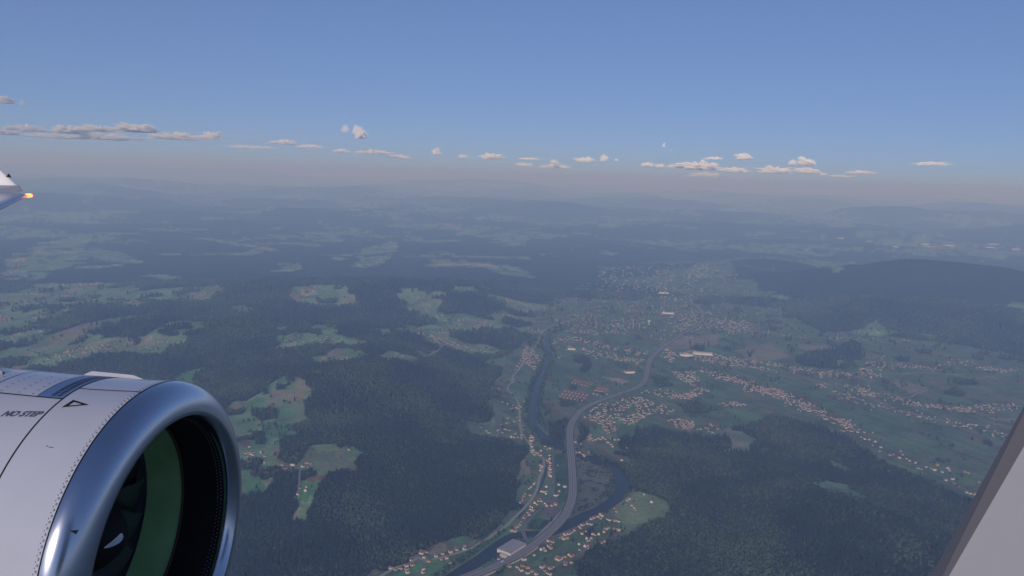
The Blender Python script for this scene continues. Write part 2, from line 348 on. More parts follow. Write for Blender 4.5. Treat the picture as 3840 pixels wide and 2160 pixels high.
CLASS = {'scrub': (.155, .17, .115), 'lime': (.21, .27, .13), 'pave': (.17, .155, .15), 'lawn': (.06, .13, .07), 'tan': (.27, .245, .17), 'soil': (.19, .115, .085),
         'bright': (.095, .23, .095), 'pale': (.38, .31, .26), 'town': (.125, .15, .125)}
MEADOW = [cast(k, p) for k, p in MEADOW]; FOREST = [cast(k, p) for k, p in FOREST]
TINT = [(c, cast(k, p)) for c, k, p in TINT]


# houses farther off, too many to build one by one
ZONES = [  # (view, outline, how many)
    ('F', [(1400, 770), (1480, 705), (1600, 662), (1760, 655), (1880, 700), (1980, 800), (1900, 850), (1700, 860), (1500, 830)], 420),
    ('b', [(980, 120), (1400, 40), (2000, 60), (1950, 250), (1700, 420), (1400, 330), (1100, 330)], 200), ('b', [(600, 350), (900, 250), (1100, 330), (1400, 340), (1500, 420), (1250, 450), (1000, 480), (700, 440)], 230),
    ('b', [(300, 780), (340, 700), (380, 580), (450, 560), (480, 640), (545, 690), (530, 760), (480, 790), (400, 720)], 130), ('b', [(585, 740), (620, 690), (690, 670), (650, 640)], 26),
    ('b', [(900, 1190), (1000, 1080), (1180, 1050), (1290, 1000), (1350, 1000), (1600, 1080), (1700, 1130), (1640, 1160), (1500, 1150), (1400, 1200), (1280, 1250), (1180, 1210), (1060, 1250), (980, 1240)], 250),
    ('b', [(1050, 1260), (1160, 1210), (1170, 1300), (1110, 1330), (1070, 1320)], 40), ('b', [(1600, 1000), (1700, 990), (1900, 920), (1980, 960), (1820, 1030), (1650, 1020)], 110), ('b', [(1650, 790), (1850, 790), (1900, 860), (1850, 920), (1700, 850)], 90),
    ('b', [(1600, 640), (1800, 600), (2100, 650), (2300, 720), (2500, 760), (2576, 800), (2300, 760), (2000, 720)], 170), ('b', [(1620, 1210), (1720, 1200), (1850, 1220), (1830, 1290), (1700, 1280)], 60), ('b', [(2030, 1070), (2200, 1050), (2300, 1080), (2100, 1100)], 40),
    ('b', [(1680, 400), (1850, 250), (2000, 280), (2150, 330), (2300, 420), (1900, 420), (1750, 480)], 200), ('b', [(1500, 620), (1560, 560), (1700, 640), (1650, 720)], 60),
    ('d', [(0, 330), (140, 340), (270, 390), (200, 440), (0, 430)], 70), ('d', [(300, 930), (460, 930), (560, 1000), (480, 1010), (340, 970)], 60), ('d', [(1100, 920), (1250, 940), (1300, 1010), (1180, 1000)], 40),
    ('d', [(1980, 1100), (2120, 1100), (2100, 1145), (2000, 1130)], 30), ('d', [(900, 1180), (1060, 1210), (1110, 1280), (1020, 1270)], 36), ('d', [(610, 1050), (700, 1060), (760, 1130), (680, 1120)], 40),
    ('h', [(530, 415), (640, 425), (720, 440), (680, 470), (620, 495), (580, 470)], 70), ('c', [(-40, 650), (60, 645), (110, 690), (40, 712), (-40, 710)], 60), ('c', [(1065, 530), (1150, 525), (1250, 555), (1130, 560)], 40), ('c', [(80, 180), (170, 155), (240, 165), (200, 190)], 50), ('c', [(290, 115), (320, 95), (470, 110), (380, 130)], 40),
    ('k', [(1900, 1130), (2150, 1080), (2500, 1120), (2560, 1300), (2300, 1340), (2000, 1300)], 140), ('k', [(330, 920), (400, 910), (420, 960), (340, 970)], 20), ('l', [(0, 1120), (200, 1080), (200, 1180), (0, 1260)], 60), ('l', [(1550, 930), (2500, 950), (2560, 1000), (1900, 1000)], 50)]
STREETS = [('b', [(650, 540), (850, 500), (1000, 560), (1200, 600), (1400, 640)], 120), ('b', [(740, 590), (860, 590), (1060, 650), (1280, 690), (1420, 720)], 110), ('b', [(1900, 780), (2050, 820), (2180, 860), (2350, 920), (2450, 960), (2576, 980)], 110),
           ('b', [(1850, 1260), (1930, 1260), (2010, 1300)], 12), ('b', [(1480, 990), (1620, 960)], 20), ('b', [(1000, 990), (1150, 980)], 12), ('b', [(300, 1320), (340, 1230), (335, 1150), (320, 1040), (280, 990)], 30), ('b', [(90, 1300), (200, 1298), (280, 1300)], 14), ('b', [(400, 420), (470, 450), (560, 430)], 24),
           ('d', [(0, 840), (150, 900), (300, 950), (450, 990), (580, 1030), (680, 1090), (760, 1130), (900, 1190), (1040, 1240), (1140, 1310)], 170), ('d', [(740, 880), (960, 960), (1060, 1000), (1200, 1050), (1360, 1100), (1560, 1140), (1760, 1190), (2000, 1240), (2300, 1310), (2430, 1340)], 90),
           ('d', [(1040, 900), (1150, 940), (1280, 1000), (1400, 1010), (1560, 1050), (1700, 1090), (1900, 1095), (2050, 1110), (2330, 1100), (2560, 1085)], 150), ('d', [(650, 790), (800, 800), (1000, 815), (1200, 815), (1330, 820)], 90), ('d', [(1170, 780), (1310, 740), (1320, 690), (1400, 660)], 44),
           ('d', [(1360, 745), (1640, 745), (1800, 765), (1930, 720), (2100, 710), (2250, 760), (2400, 790), (2500, 785)], 110), ('d', [(0, 680), (200, 700), (440, 730), (680, 780)], 80), ('d', [(0, 440), (300, 450), (600, 490), (730, 490), (1100, 510), (1400, 510), (1720, 545)], 60), ('d', [(1200, 480), (1250, 440), (1330, 425)], 20),
           ('c', [(80, 870), (170, 845), (240, 820), (290, 800)], 12), ('c', [(480, 1030), (560, 1000), (640, 965), (720, 935), (800, 940), (870, 930), (980, 905)], 55), ('c', [(1370, 540), (1450, 500)], 12), ('c', [(1680, 465), (1740, 455), (1790, 480), (1830, 420)], 12), ('c', [(280, 690), (350, 660), (410, 670)], 20), ('c', [(0, 520), (130, 510), (200, 560)], 22),
           ('c', [(220, 465), (310, 460), (480, 490), (620, 480), (680, 490)], 44), ('c', [(400, 405), (470, 385), (530, 390), (620, 390), (700, 385), (780, 380), (870, 375)], 50), ('c', [(800, 520), (930, 515), (1010, 500)], 16), ('c', [(400, 30), (510, 10)], 24), ('c', [(90, 290), (150, 270), (130, 340)], 16), ('c', [(690, 240), (860, 230), (1080, 208)], 12), ('c', [(530, 100), (640, 115)], 10),
           ('c', [(1285, 310), (1340, 305), (1460, 315)], 5), ('c', [(1260, 960), (1300, 940), (1430, 880), (1500, 880), (1545, 825)], 14), ('c', [(0, 580), (250, 550), (420, 540)], 14), ('c', [(640, 755), (690, 745), (740, 835)], 4),
           ('h', [(670, 420), (740, 405)], 12), ('h', [(490, 880), (515, 840), (540, 880)], 12), ('h', [(730, 865), (850, 860), (970, 865)], 18), ('h', [(870, 1025), (920, 1015), (990, 1020)], 22), ('h', [(1410, 1015), (1440, 1015)], 8), ('h', [(1640, 825), (1700, 825), (1750, 860), (1830, 875)], 60), ('h', [(1860, 890), (1920, 910), (2000, 935), (2050, 945), (2150, 945)], 50),
           ('h', [(1640, 785), (1800, 770), (1950, 770), (2050, 760), (2180, 740), (2270, 750)], 50), ('h', [(1520, 480), (1640, 490), (1690, 560), (1640, 600), (1700, 640), (1780, 665), (1920, 685), (2170, 705)], 70), ('h', [(1740, 215), (1880, 210), (2000, 210), (2100, 215), (2170, 215), (2250, 240)], 110), ('h', [(2280, 520), (2340, 520), (2450, 540), (2576, 570), (2680, 600)], 60),
           ('h', [(2240, 655), (2340, 645), (2450, 680), (2576, 700)], 25), ('h', [(2400, 590), (2576, 625)], 20), ('h', [(1530, 345), (1610, 335)], 8), ('h', [(1990, 340), (2020, 370)], 8), ('h', [(1040, 230), (1180, 205), (1290, 175)], 24), ('h', [(380, 265), (450, 265)], 6), ('h', [(860, 150), (900, 180)], 6), ('h', [(1460, 780), (1500, 790)], 4),
           ('m', [(490, 905), (600, 935), (790, 935)], 20), ('m', [(820, 1062), (1000, 1062)], 16), ('m', [(1530, 1095), (1700, 1120), (1900, 1150), (2060, 1185)], 50), ('m', [(2060, 1025), (2130, 1020)], 10)]
PTS = []
for key, poly, cnt in ZONES:
    P = np.asarray(poly, float); got = []
    while len(got) < cnt:
        q = rng.uniform(P.min(0), P.max(0), (cnt * 2, 2)); got += [tuple(z_) for z_ in q[inpoly(q[:, 0], q[:, 1], P)]]
    PTS.append(cast(key, got[:cnt]))
for key, ln, cnt in STREETS:
    L = np.asarray(ln, float); seg = np.linalg.norm(np.diff(L, axis=0), axis=1); cs = np.concatenate([[0], np.cumsum(seg)])
    t = np.sort(rng.uniform(0, cs[-1], cnt)); q = np.stack([np.interp(t, cs, L[:, 0]), np.interp(t, cs, L[:, 1])], -1)
    g_ = cast(key, q); PTS.append(g_ + rng.normal(0, 38, g_.shape))
PTS = np.vstack(PTS)
OPEN = np.zeros(gx.shape)
_ix = np.clip(((PTS[:, 0] - GX[0]) / 40 + .5).astype(int), 1, len(GX) - 2); _iy = np.clip(((PTS[:, 1] - GY[0]) / 40 + .5).astype(int), 1, len(GY) - 2)
for da in (-1, 0, 1):
    for db in (-1, 0, 1): np.add.at(OPEN, (_iy + da, _ix + db), 1.0 if da == db == 0 else .45)
OPEN = np.minimum(OPEN, 1.0)


def cover(x, y):
    """base colour (n,3) and forest share (n)"""
    sc = np.clip(np.hypot(x, y) / 3000., .5, 3)
    wx = x + 40 * sc * (fbm(x, y, 90 * 1, 3, 31) - .5) + 30 * sc * (fbm(x, y, 260, 2, 32) - .5)
    wy = y + 40 * sc * (fbm(x, y, 90 * 1, 3, 33) - .5) + 30 * sc * (fbm(x, y, 260, 2, 34) - .5)
    r = np.hypot(x, y)
    mead = np.zeros(x.shape, bool); plain = np.zeros(x.shape, bool)
    for P in PLAIN: plain |= inpoly(wx, wy, P)
    for P in MEADOW: mead |= inpoly(wx, wy, P)
    mead |= plain
    fr = np.zeros(x.shape, bool)
    for P in FOREST: fr |= inpoly(wx, wy, P)
    mead &= ~fr
    yards = (bil(OPEN, wx, wy) > .4) & (np.abs(x) < 12900) & (y > 900) & (y < 25900)
    mead |= yards
    mead &= ~((r > 6800) & plain & (fbm(x, y, 620, 4, 150) > .57 - .05 * sstep(7500, 9500, r)))
    far = (r > 9500) & ~mead & ~fr & ~plain
    n1 = fbm(x, y, 1300, 5, 41); n2 = fbm(x, y, 420, 3, 45)
    mead |= far & (n1 + .55 * n2 > .84)
    # parcels: long thin strips of differing crop
    ang = 0.9 + 1.1 * np.floor(fbm(x, y, 1500, 1, 50) * 3)
    u = wx * np.cos(ang) + wy * np.sin(ang); v = -wx * np.sin(ang) + wy * np.cos(ang)
    lw, ll = np.where(plain, 34., 70.), np.where(plain, 210., 130.)
    lane = np.floor(v / lw); jit = hash2(lane, lane * 0, 5) * 400
    hsh = hash2(lane, np.floor((u + jit) / ll), 11); hs2 = hash2(lane, np.floor((u + jit) / ll), 12)
    g = np.stack([.070 + .044 * hsh, .122 + .04 * hs2, .064 + .022 * hsh], -1)
    g = np.where((hs2 > np.where(plain, .90, .95))[..., None], np.array([.14, .13, .085]), g)
    g = np.where(((hsh > .95) & (hs2 < .6) & plain)[..., None], np.array([.15, .10, .07]), g)
    g *= ((.6 + .5 * hash2(lane, np.floor((u + jit) / ll), 13) + .75 * fbm(x, y, 60, 3, 60)) * .95 * np.where(plain, 1.12, 1.7))[..., None]
    f = np.stack([.018 + .008 * n2, .032 + .016 * n2, .024 + .006 * n2], -1) * (.8 + .5 * fbm(x, y, 300, 3, 66))[..., None]
    # thickets inside the meadows
    thick = mead & ~yards & (fbm(x, y, 130, 3, 71) > np.where(plain, .73, .635))
    forest = (~mead | thick)
    col = np.where(forest[..., None], f, g)
    for c, P in TINT:
        s = inpoly(wx, wy, P)
        if c == 'town': s &= fbm(x, y, 240, 3, 140) > .45
        if s.any():
            base = np.array(CLASS[c]) * (.8 + .4 * fbm(x[s], y[s], 45, 3, 80))[:, None]
            if c == 'scrub':
                k = fbm(x[s], y[s], 15, 2, 81)[:, None]; base = np.where(k > .66, np.array([.035, .05, .035]), base)
            col[s] = base; forest[s] = False
    wet = dline(x, y, RIVER, 60.) < 34
    forest &= ~wet
    return col, forest


# ------------------------------------------------------------------ terrain sheet
rd = dline(tx, ty, RIVER, 120.)
tz = tz - 4.0 * (1 - sstep(13, 26, rd))
tcol, tfor = cover(tx, ty)
i0 = (np.arange(nr - 1)[:, None] * na + np.arange(na)[None]).ravel()
j1 = (np.arange(nr - 1)[:, None] * na + (np.arange(na)[None] + 1) % na).ravel()
quads = np.stack([i0, i0 + na, j1 + na, j1], -1)
ter = mesh_np('ground', np.stack([tx, ty, tz], -1), quads, smooth=True)
at = ter.attributes.new('cover', 'FLOAT_COLOR', 'POINT')
at.data.foreach_set('color', np.concatenate([tcol, tfor[:, None].astype(float)], 1).astype(np.float32).ravel())
m = bpy.data.materials.new('land'); n, l, p = nodes_of(m)
p.inputs['Roughness'].default_value = 1.0; p.inputs['Specular IOR Level'].default_value = 0.05
a_ = n.new('ShaderNodeAttribute'); a_.attribute_name = 'cover'
ge = n.new('ShaderNodeNewGeometry')
no1 = n.new('ShaderNodeTexNoise'); no1.inputs['Scale'].default_value = 1 / 14.; no1.inputs['Detail'].default_value = 5; no1.inputs['Roughness'].default_value = .65
no2 = n.new('ShaderNodeTexNoise'); no2.inputs['Scale'].default_value = 1 / 160.; no2.inputs['Detail'].default_value = 4
for q in (no1, no2): l.new(ge.outputs['Position'], q.inputs['Vector'])
mr = n.new('ShaderNodeMapRange'); mr.inputs[1].default_value = .3; mr.inputs[2].default_value = .7; mr.inputs[3].default_value = .7; mr.inputs[4].default_value = 1.3
l.new(no1.outputs['Fac'], mr.inputs[0])
mr2 = n.new('ShaderNodeMapRange'); mr2.inputs[1].default_value = .3; mr2.inputs[2].default_value = .7; mr2.inputs[3].default_value = .8; mr2.inputs[4].default_value = 1.2
l.new(no2.outputs['Fac'], mr2.inputs[0])
mu = n.new('ShaderNodeMath'); mu.operation = 'MULTIPLY'; l.new(mr.outputs[0], mu.inputs[0]); l.new(mr2.outputs[0], mu.inputs[1])
vm = n.new('ShaderNodeVectorMath'); vm.operation = 'SCALE'; l.new(a_.outputs['Color'], vm.inputs[0]); l.new(mu.outputs[0], vm.inputs['Scale'])
l.new(vm.outputs[0], p.inputs['Base Color'])
bp = n.new('ShaderNodeBump'); bp.inputs['Distance'].default_value = 9.0
l.new(a_.outputs['Alpha'], bp.inputs['Strength']); l.new(no1.outputs['Fac'], bp.inputs['Height']); l.new(bp.outputs[0], p.inputs['Normal'])
ter.materials.append(m)
tag(obj('ground', ter), kind='structure')

# ------------------------------------------------------------------ water
m_water = bpy.data.materials.new('water'); n, l, p = nodes_of(m_water)
p.inputs['Base Color'].default_value = (.012, .022, .035, 1); p.inputs['Specular IOR Level'].default_value = .22; p.inputs['Roughness'].default_value = .25; p.inputs['IOR'].default_value = 1.33
ge = n.new('ShaderNodeNewGeometry'); no = n.new('ShaderNodeTexNoise'); no.inputs['Scale'].default_value = .25; no.inputs['Detail'].default_value = 3
l.new(ge.outputs['Position'], no.inputs['Vector']); bp = n.new('ShaderNodeBump'); bp.inputs['Strength'].default_value = .25; bp.inputs['Distance'].default_value = .3
l.new(no.outputs['Fac'], bp.inputs['Height']); l.new(bp.outputs[0], p.inputs['Normal'])


def ribbon(line, width, z, lift_line=None):
    """flat strip along a plan line; z is a number or a function of plan points"""
    t = np.gradient(line, axis=0); t /= np.linalg.norm(t, axis=1)[:, None] + 1e-9
    nn = np.stack([-t[:, 1], t[:, 0]], -1); w = np.broadcast_to(np.asarray(width, float), (len(line),))
    Lp = line + nn * w[:, None] / 2; Rp = line - nn * w[:, None] / 2
    zz = (lambda q: np.full(len(q), z)) if np.isscalar(z) else z
    V = np.vstack([np.column_stack([Lp, zz(Lp)]), np.column_stack([Rp, zz(Rp)])]); k = len(line)
    i = np.arange(k - 1)
    return V, np.stack([i + k, i + k + 1, i + 1, i], -1)


wid = np.clip(60 - RIVER[:, 1] * .009, 22, 42) * (1 + .16 * (fbm(RIVER[:, 0], RIVER[:, 1], 300, 2, 90) - .5) * 2)
V, Fq = ribbon(RIVER, wid, -1.2)
tag(obj('river', mesh_np('river', V, Fq, [m_water])), kind='structure')

# ------------------------------------------------------------------ roads
m_asph = mat('asphalt', (.20, .19, .19), .9, var=.15, scale=.05, spec=.1)
m_lane = mat('old_asphalt', (.245, .235, .24), .9, var=.12, scale=.05, spec=.1)
m_verge = mat('verge', (.07, .085, .055), 1, var=.3, scale=.06, spec=.05)
m_conc = mat('concrete', (.36, .34, .31), .9, var=.12, scale=.08, spec=.1)
m_mark = mat('road_paint', (.62, .62, .6), .8, var=.08, scale=.4)
gz = lambda d: (lambda q: height(q[:, 0], q[:, 1]) + d)
HIGHWAY = np.vstack([flat('a', [(600, 1350), (720, 1300), (860, 1242), (980, 1195), (1120, 1130), (1250, 1065), (1350, 1000), (1420, 950), (1500, 885), (1570, 820), (1640, 740), (1690, 650), (1715, 560),
                                (1720, 460), (1715, 350), (1708, 250), (1700, 150), (1695, 60)]),
                     flat('b', [(775, 1320), (785, 1255), (820, 1190), (870, 1130), (940, 1085), (1020, 1050), (1110, 1015), (1200, 985), (1290, 955), (1370, 920), (1420, 870), (1440, 800), (1455, 730),
                                (1480, 670), (1530, 620), (1600, 560), (1680, 510), (1770, 450), (1850, 410), (1900, 370), (1920, 330), (1915, 280), (1880, 240), (1820, 200)])])
HIGHWAY = smooth_line(HIGHWAY, 18)


def offset(line, d):
    t = np.gradient(line, axis=0); t /= np.linalg.norm(t, axis=1)[:, None] + 1e-9
    return line + np.stack([-t[:, 1], t[:, 0]], -1) * d


hz = lambda d: (lambda q: np.maximum(height(q[:, 0], q[:, 1]), 0) + 2.0 + d)
V, Fq = ribbon(HIGHWAY, 34, hz(-.35)); hw = tag(obj('highway', mesh_np('highway', V, Fq, [m_verge])), kind='structure')
for s in (-1, 1):
    V, Fq = ribbon(offset(HIGHWAY, s * 7.2), 11.0, hz(0.0)); obj('carriageway', mesh_np('carriageway', V, Fq, [m_lane]), hw)
    for e in (-4.6, 4.6):
        V, Fq = ribbon(offset(HIGHWAY, s * 7.2 + e), .45, hz(0.06)); obj('edge_line', mesh_np('edge_line', V, Fq, [m_mark]), hw)
V, Fq = ribbon(HIGHWAY, 1.0, hz(.55)); obj('median_barrier', mesh_np('median_barrier', V, Fq, [m_conc]), hw)
ROADS = []   # (plan line, width)


def road(name, line, width, material, lift=.8):
    if height(line[:, 0], line[:, 1]).max() > 8: lift = 3.0
    line = smooth_line(line, 20 if np.hypot(*line[0]) < 5000 else 45)
    V, Fq = ribbon(line, width, gz(lift)); o = tag(obj(name, mesh_np(name, V, Fq, [material])), kind='structure'); ROADS.append((line, width))
    return o


road('valley_road', np.vstack([cast('a', [(0, 1275), (70, 1242), (130, 1205), (200, 1168), (270, 1148), (330, 1125), (370, 1093), (400, 1090), (450, 1108), (510, 1100), (600, 1080), (700, 1052), (800, 1020), (870, 993), (930, 950), (985, 925), (1040, 880), (1110, 840), (1165, 795), (1210, 745), (1270, 690), (1330, 625), (1390, 540), (1420, 470), (1430, 400), (1455, 350), (1470, 290), (1465, 225), (1420, 205), (1380, 165), (1345, 100)]),
                               cast('b', [(400, 1385), (370, 1335), (350, 1290), (345, 1230), (340, 1150), (335, 1080), (315, 1030), (280, 985), (240, 945), (250, 905), (290, 875), (285, 830), (330, 780), (380, 700), (430, 630), (500, 540), (520, 480), (560, 430), (640, 390)])]), 9, m_conc)
for w_, mt, lines in [(7, m_asph, [('a', [(1180, 855), (1280, 835), (1330, 780), (1400, 700), (1470, 640), (1520, 570), (1555, 500), (1555, 400), (1550, 300), (1550, 200), (1580, 190), (1650, 150)]),
                                  ('a', [(1335, 1000), (1330, 960), (1305, 890), (1280, 835)]), ('a', [(1470, 225), (1510, 215), (1550, 200)]),
                                  ('a', [(1300, 1110), (1360, 1170), (1420, 1220), (1470, 1260)]), ('a', [(1440, 1200), (1500, 1170), (1600, 1135), (1700, 1095), (1790, 1040), (1870, 975), (1890, 900)]),
                                  ('a', [(1440, 940), (1560, 900), (1680, 860), (1800, 800), (1900, 750), (1990, 740), (2090, 775), (2060, 700), (2090, 660), (2200, 580), (2250, 490)]),
                                  ('a', [(1735, 125), (1790, 150), (1830, 190), (1750, 180)]), ('a', [(1740, 95), (1790, 122), (1840, 115), (1880, 75), (1930, 65), (1995, 60), (2010, 20), (2000, -20)]), ('a', [(1995, 60), (2030, 110), (2060, 140)]),
                                  ('a', [(2000, -20), (1990, -90), (2080, -60), (2090, 60), (2110, 75)]),
                                  ('b', [(745, 1449), (742, 1370), (765, 1260), (805, 1195)]), ('b', [(800, 1440), (815, 1390), (832, 1330), (828, 1260), (815, 1210)]), ('b', [(795, 1337), (830, 1330)]),
                                  ('e', [(60, 770), (140, 785), (260, 810), (380, 830), (490, 840), (530, 890), (600, 895), (650, 915), (700, 910), (780, 880), (880, 870), (960, 860), (1010, 835), (1020, 800), (1050, 770), (1100, 760), (1220, 790)]),
                                  ('e', [(645, 920), (640, 1000), (640, 1080), (625, 1120)]), ('b', [(80, 1300), (150, 1300), (240, 1295), (285, 1305)]), ('b', [(85, 1295), (110, 1260), (145, 1240)]),
                                  ('g', [(1180, 60), (1300, 130), (1440, 205), (1600, 240), (1750, 290), (1900, 340), (2100, 400), (2300, 455), (2500, 510)]),
                                  ('g', [(1250, 195), (1420, 255), (1540, 322), (1640, 330), (1800, 400), (1950, 470), (2100, 560), (2300, 660)]), ('g', [(1340, 95), (1500, 105), (1660, 105), (1740, 90), (2000, 98), (2150, 115), (2400, 150)])]),
                     (8, m_conc, [('c', [(-30, 590), (240, 555), (480, 535), (640, 520), (760, 512), (940, 520), (1000, 505)]), ('c', [(-30, 345), (60, 300), (150, 260), (160, 200)]), ('c', [(0, 395), (120, 385), (400, 388), (700, 385), (880, 376)]),
                                  ('c', [(130, 1130), (260, 1085), (400, 1045), (520, 1020), (640, 965), (800, 940), (980, 905)]), ('c', [(1060, 465), (1150, 430), (1250, 400)]), ('c', [(60, 875), (200, 835), (290, 800), (280, 765)]),
                                  ('h', [(640, 510), (720, 550), (870, 575)]), ('h', [(600, 440), (700, 410), (830, 388)]), ('h', [(870, 1025), (1000, 1015), (1120, 1015), (1190, 1035)]), ('h', [(1420, 1030), (1520, 1020), (1640, 1010), (1750, 960), (1830, 895), (1860, 880)]),
                                  ('h', [(1640, 785), (1800, 775), (1950, 772), (2050, 765), (2130, 745), (2220, 740), (2280, 752), (2400, 742), (2480, 745)]), ('h', [(1700, 830), (1780, 870), (1860, 885), (1940, 915), (2030, 945), (2160, 945)]),
                                  ('h', [(1720, 470), (1840, 445), (1960, 465), (1980, 440), (2110, 427), (2190, 475), (2250, 490), (2300, 520), (2450, 540), (2576, 570), (2700, 600)]), ('h', [(1770, 400), (1800, 425), (1840, 440)]),
                                  ('h', [(2360, 585), (2450, 600), (2576, 625), (2680, 645)]), ('h', [(2110, 670), (2270, 665), (2350, 645), (2440, 680), (2576, 700), (2700, 720)]), ('h', [(1780, 665), (1900, 690), (2000, 710), (2180, 705)]),
                                  ('h', [(1730, 218), (1880, 210), (2100, 215), (2240, 245), (2400, 280), (2500, 320)]), ('h', [(2240, 130), (2120, 120), (2080, 130), (2130, 155)]), ('h', [(1040, 230), (1180, 205), (1290, 175)]), ('h', [(860, 148), (890, 160), (905, 185)]),
                                  ('d', [(0, 840), (150, 900), (300, 950), (450, 990), (580, 1030), (680, 1090), (760, 1130), (900, 1190), (1040, 1240), (1140, 1310)]), ('d', [(740, 880), (960, 960), (1060, 1000), (1200, 1050), (1360, 1100), (1560, 1140), (1760, 1190), (2000, 1240), (2300, 1310), (2600, 1370)]),
                                  ('d', [(1040, 900), (1150, 940), (1280, 1000), (1400, 1010), (1560, 1050), (1700, 1090), (1900, 1095), (2050, 1110), (2330, 1100), (2560, 1085)]), ('d', [(1340, 812), (1560, 808), (1900, 808), (2150, 850), (2290, 830)]),
                                  ('d', [(1360, 745), (1640, 745), (1800, 765), (1930, 720), (2100, 710), (2250, 760), (2400, 790), (2500, 785)]), ('d', [(0, 680), (200, 700), (440, 730), (680, 780), (900, 800), (1300, 820)]),
                                  ('d', [(0, 440), (300, 450), (600, 490), (730, 490), (1100, 510), (1400, 510), (1720, 545)]), ('d', [(1520, 1020), (1600, 1010), (1640, 985), (1740, 950)]),
                                  ('k', [(1740, 990), (1750, 965), (1850, 930)]), ('k', [(1700, 1035), (1800, 1045), (1860, 1042)]), ('k', [(1880, 1035), (2000, 1045), (2060, 1060)]), ('l', [(430, 1095), (540, 1115), (690, 1130)]),
                                  ('m', [(490, 905), (600, 935), (790, 935)]), ('m', [(820, 1062), (1000, 1062), (1150, 1078)]), ('b', [(450, 390), (560, 400)])])]:
    for key, pts in lines: road('local_road', cast(key, pts), w_, mt)
V, Fq = ribbon(smooth_line(flat('a', [(1490, 300), (1480, 370), (1455, 440), (1420, 510), (1340, 605), (1290, 690), (1240, 750)]), 15), 9, .5)
tag(obj('canal', mesh_np('canal', V, Fq, [m_water])), kind='structure')

# ------------------------------------------------------------------ houses
WALLS = {'white': mat('render_white', (.62, .60, .58), .9, var=.06, scale=.4), 'cream': mat('render_cream', (.46, .41, .33), .9, var=.06, scale=.4), 'yellow': mat('render_yellow', (.52, .41, .17), .9, var=.06, scale=.4)}
ROOFS = {'red': mat('tiles_red', (.31, .105, .085), .85, var=.2, scale=.6), 'rust': mat('tiles_rust', (.25, .12, .09), .85, var=.2, scale=.6), 'brown': mat('tiles_brown', (.16, .09, .07), .9, var=.2, scale=.6), 'orange': mat('tiles_orange', (.33, .16, .10), .85, var=.2, scale=.6), 'grey': mat('tiles_grey', (.17, .165, .17), .9, var=.2, scale=.6)}
m_brick = mat('chimney_brick', (.25, .13, .09), .9, var=.2, scale=3)


def house_parts(w, d, hw, hr, hip):
    """wall, roof, chimney of one house standing on z=0, ridge along x"""
    x, y = w / 2, d / 2
    ix = x * (.45 if hip else 1.0)
    wv = [(-x, -y, -1.5), (x, -y, -1.5), (x, y, -1.5), (-x, y, -1.5), (-x, -y, hw), (x, -y, hw), (x, y, hw), (-x, y, hw)]
    wf = [(0, 1, 5, 4), (1, 2, 6, 5), (2, 3, 7, 6), (3, 0, 4, 7)]
    if not hip:
        wv += [(-x, 0, hw + hr - .1), (x, 0, hw + hr - .1)]; wf += [(5, 6, 9), (7, 4, 8)]
    o = .55; ex, ey = x + o, y + o; dz = hr * o / y
    a = ix + (0 if hip else o)
    def shell(z0):
        return [(-ex, -ey, hw - dz + z0), (ex, -ey, hw - dz + z0), (ex, ey, hw - dz + z0), (-ex, ey, hw - dz + z0), (-a, 0, hw + hr + z0), (a, 0, hw + hr + z0)]
    rv = shell(.22) + shell(0.02)
    top = [(0, 1, 5, 4), (2, 3, 4, 5)] + ([(1, 2, 5), (3, 0, 4)] if hip else [])
    rf = top + [tuple(6 + i for i in reversed(f)) for f in top] + [(0, 6, 7, 1), (2, 8, 9, 3)]
    rf += [(1, 7, 8, 2), (3, 9, 6, 0)] if hip else [(1, 7, 11, 5), (5, 11, 8, 2), (3, 9, 10, 4), (4, 10, 6, 0)]
    cx, cy, s = w * .22, d * .15, .38; z0, z1 = hw + hr * .5, hw + hr + .9
    cv = [(cx + i * s, cy + j * s, z) for z in (z0, z1) for i, j in ((-1, -1), (1, -1), (1, 1), (-1, 1))]
    cf = [(0, 1, 5, 4), (1, 2, 6, 5), (2, 3, 7, 6), (3, 0, 4, 7), (4, 5, 6, 7)]
    return (wv, wf), (rv, rf), (cv, cf)


SHAPES = [(11, 9, 5.6, 3.4, False), (9.5, 8.5, 5.2, 3.2, False), (13, 9, 6, 3.6, False), (10, 10, 6, 3.0, True), (14, 8, 3.6, 2.8, False), (8, 7, 3.4, 2.6, False), (17, 10, 6, 3.6, False)]
_hc = {}


def house_data(si, wall, roof):
    k = (si, wall, roof)
    if k not in _hc:
        A_, B_, C_ = house_parts(*SHAPES[si])
        _hc[k] = (mesh_np('wall', *A_, [WALLS[wall]]), mesh_np('roof', *B_, [ROOFS[roof]]), mesh_np('chimney', *C_, [m_brick]))
    return _hc[k]


def near_dir(x, y):
    best = (1e9, 0.)
    for ln, _ in ROADS:
        if abs(ln[:, 0] - x).min() > 300: continue
        d = np.hypot(ln[:, 0] - x, ln[:, 1] - y); i = int(d.argmin())
        if d[i] < best[0]:
            j = min(i + 1, len(ln) - 1); t = ln[j] - ln[max(j - 2, 0)]; best = (d[i], math.atan2(t[1], t[0]))
    return best


ORD = ['first', 'second', 'third', 'fourth', 'fifth', 'sixth', 'seventh', 'eighth', 'ninth', 'tenth', 'eleventh', 'twelfth', 'thirteenth', 'fourteenth', 'fifteenth', 'sixteenth', 'seventeenth', 'eighteenth', 'nineteenth', 'twentieth']


def ordinal(i):
    if i < 20: return ORD[i]
    n_ = i + 1
    return 'twenty-' + ORD[n_ - 21] if n_ < 30 else ('thirtieth' if n_ == 30 else f'{n_}th')


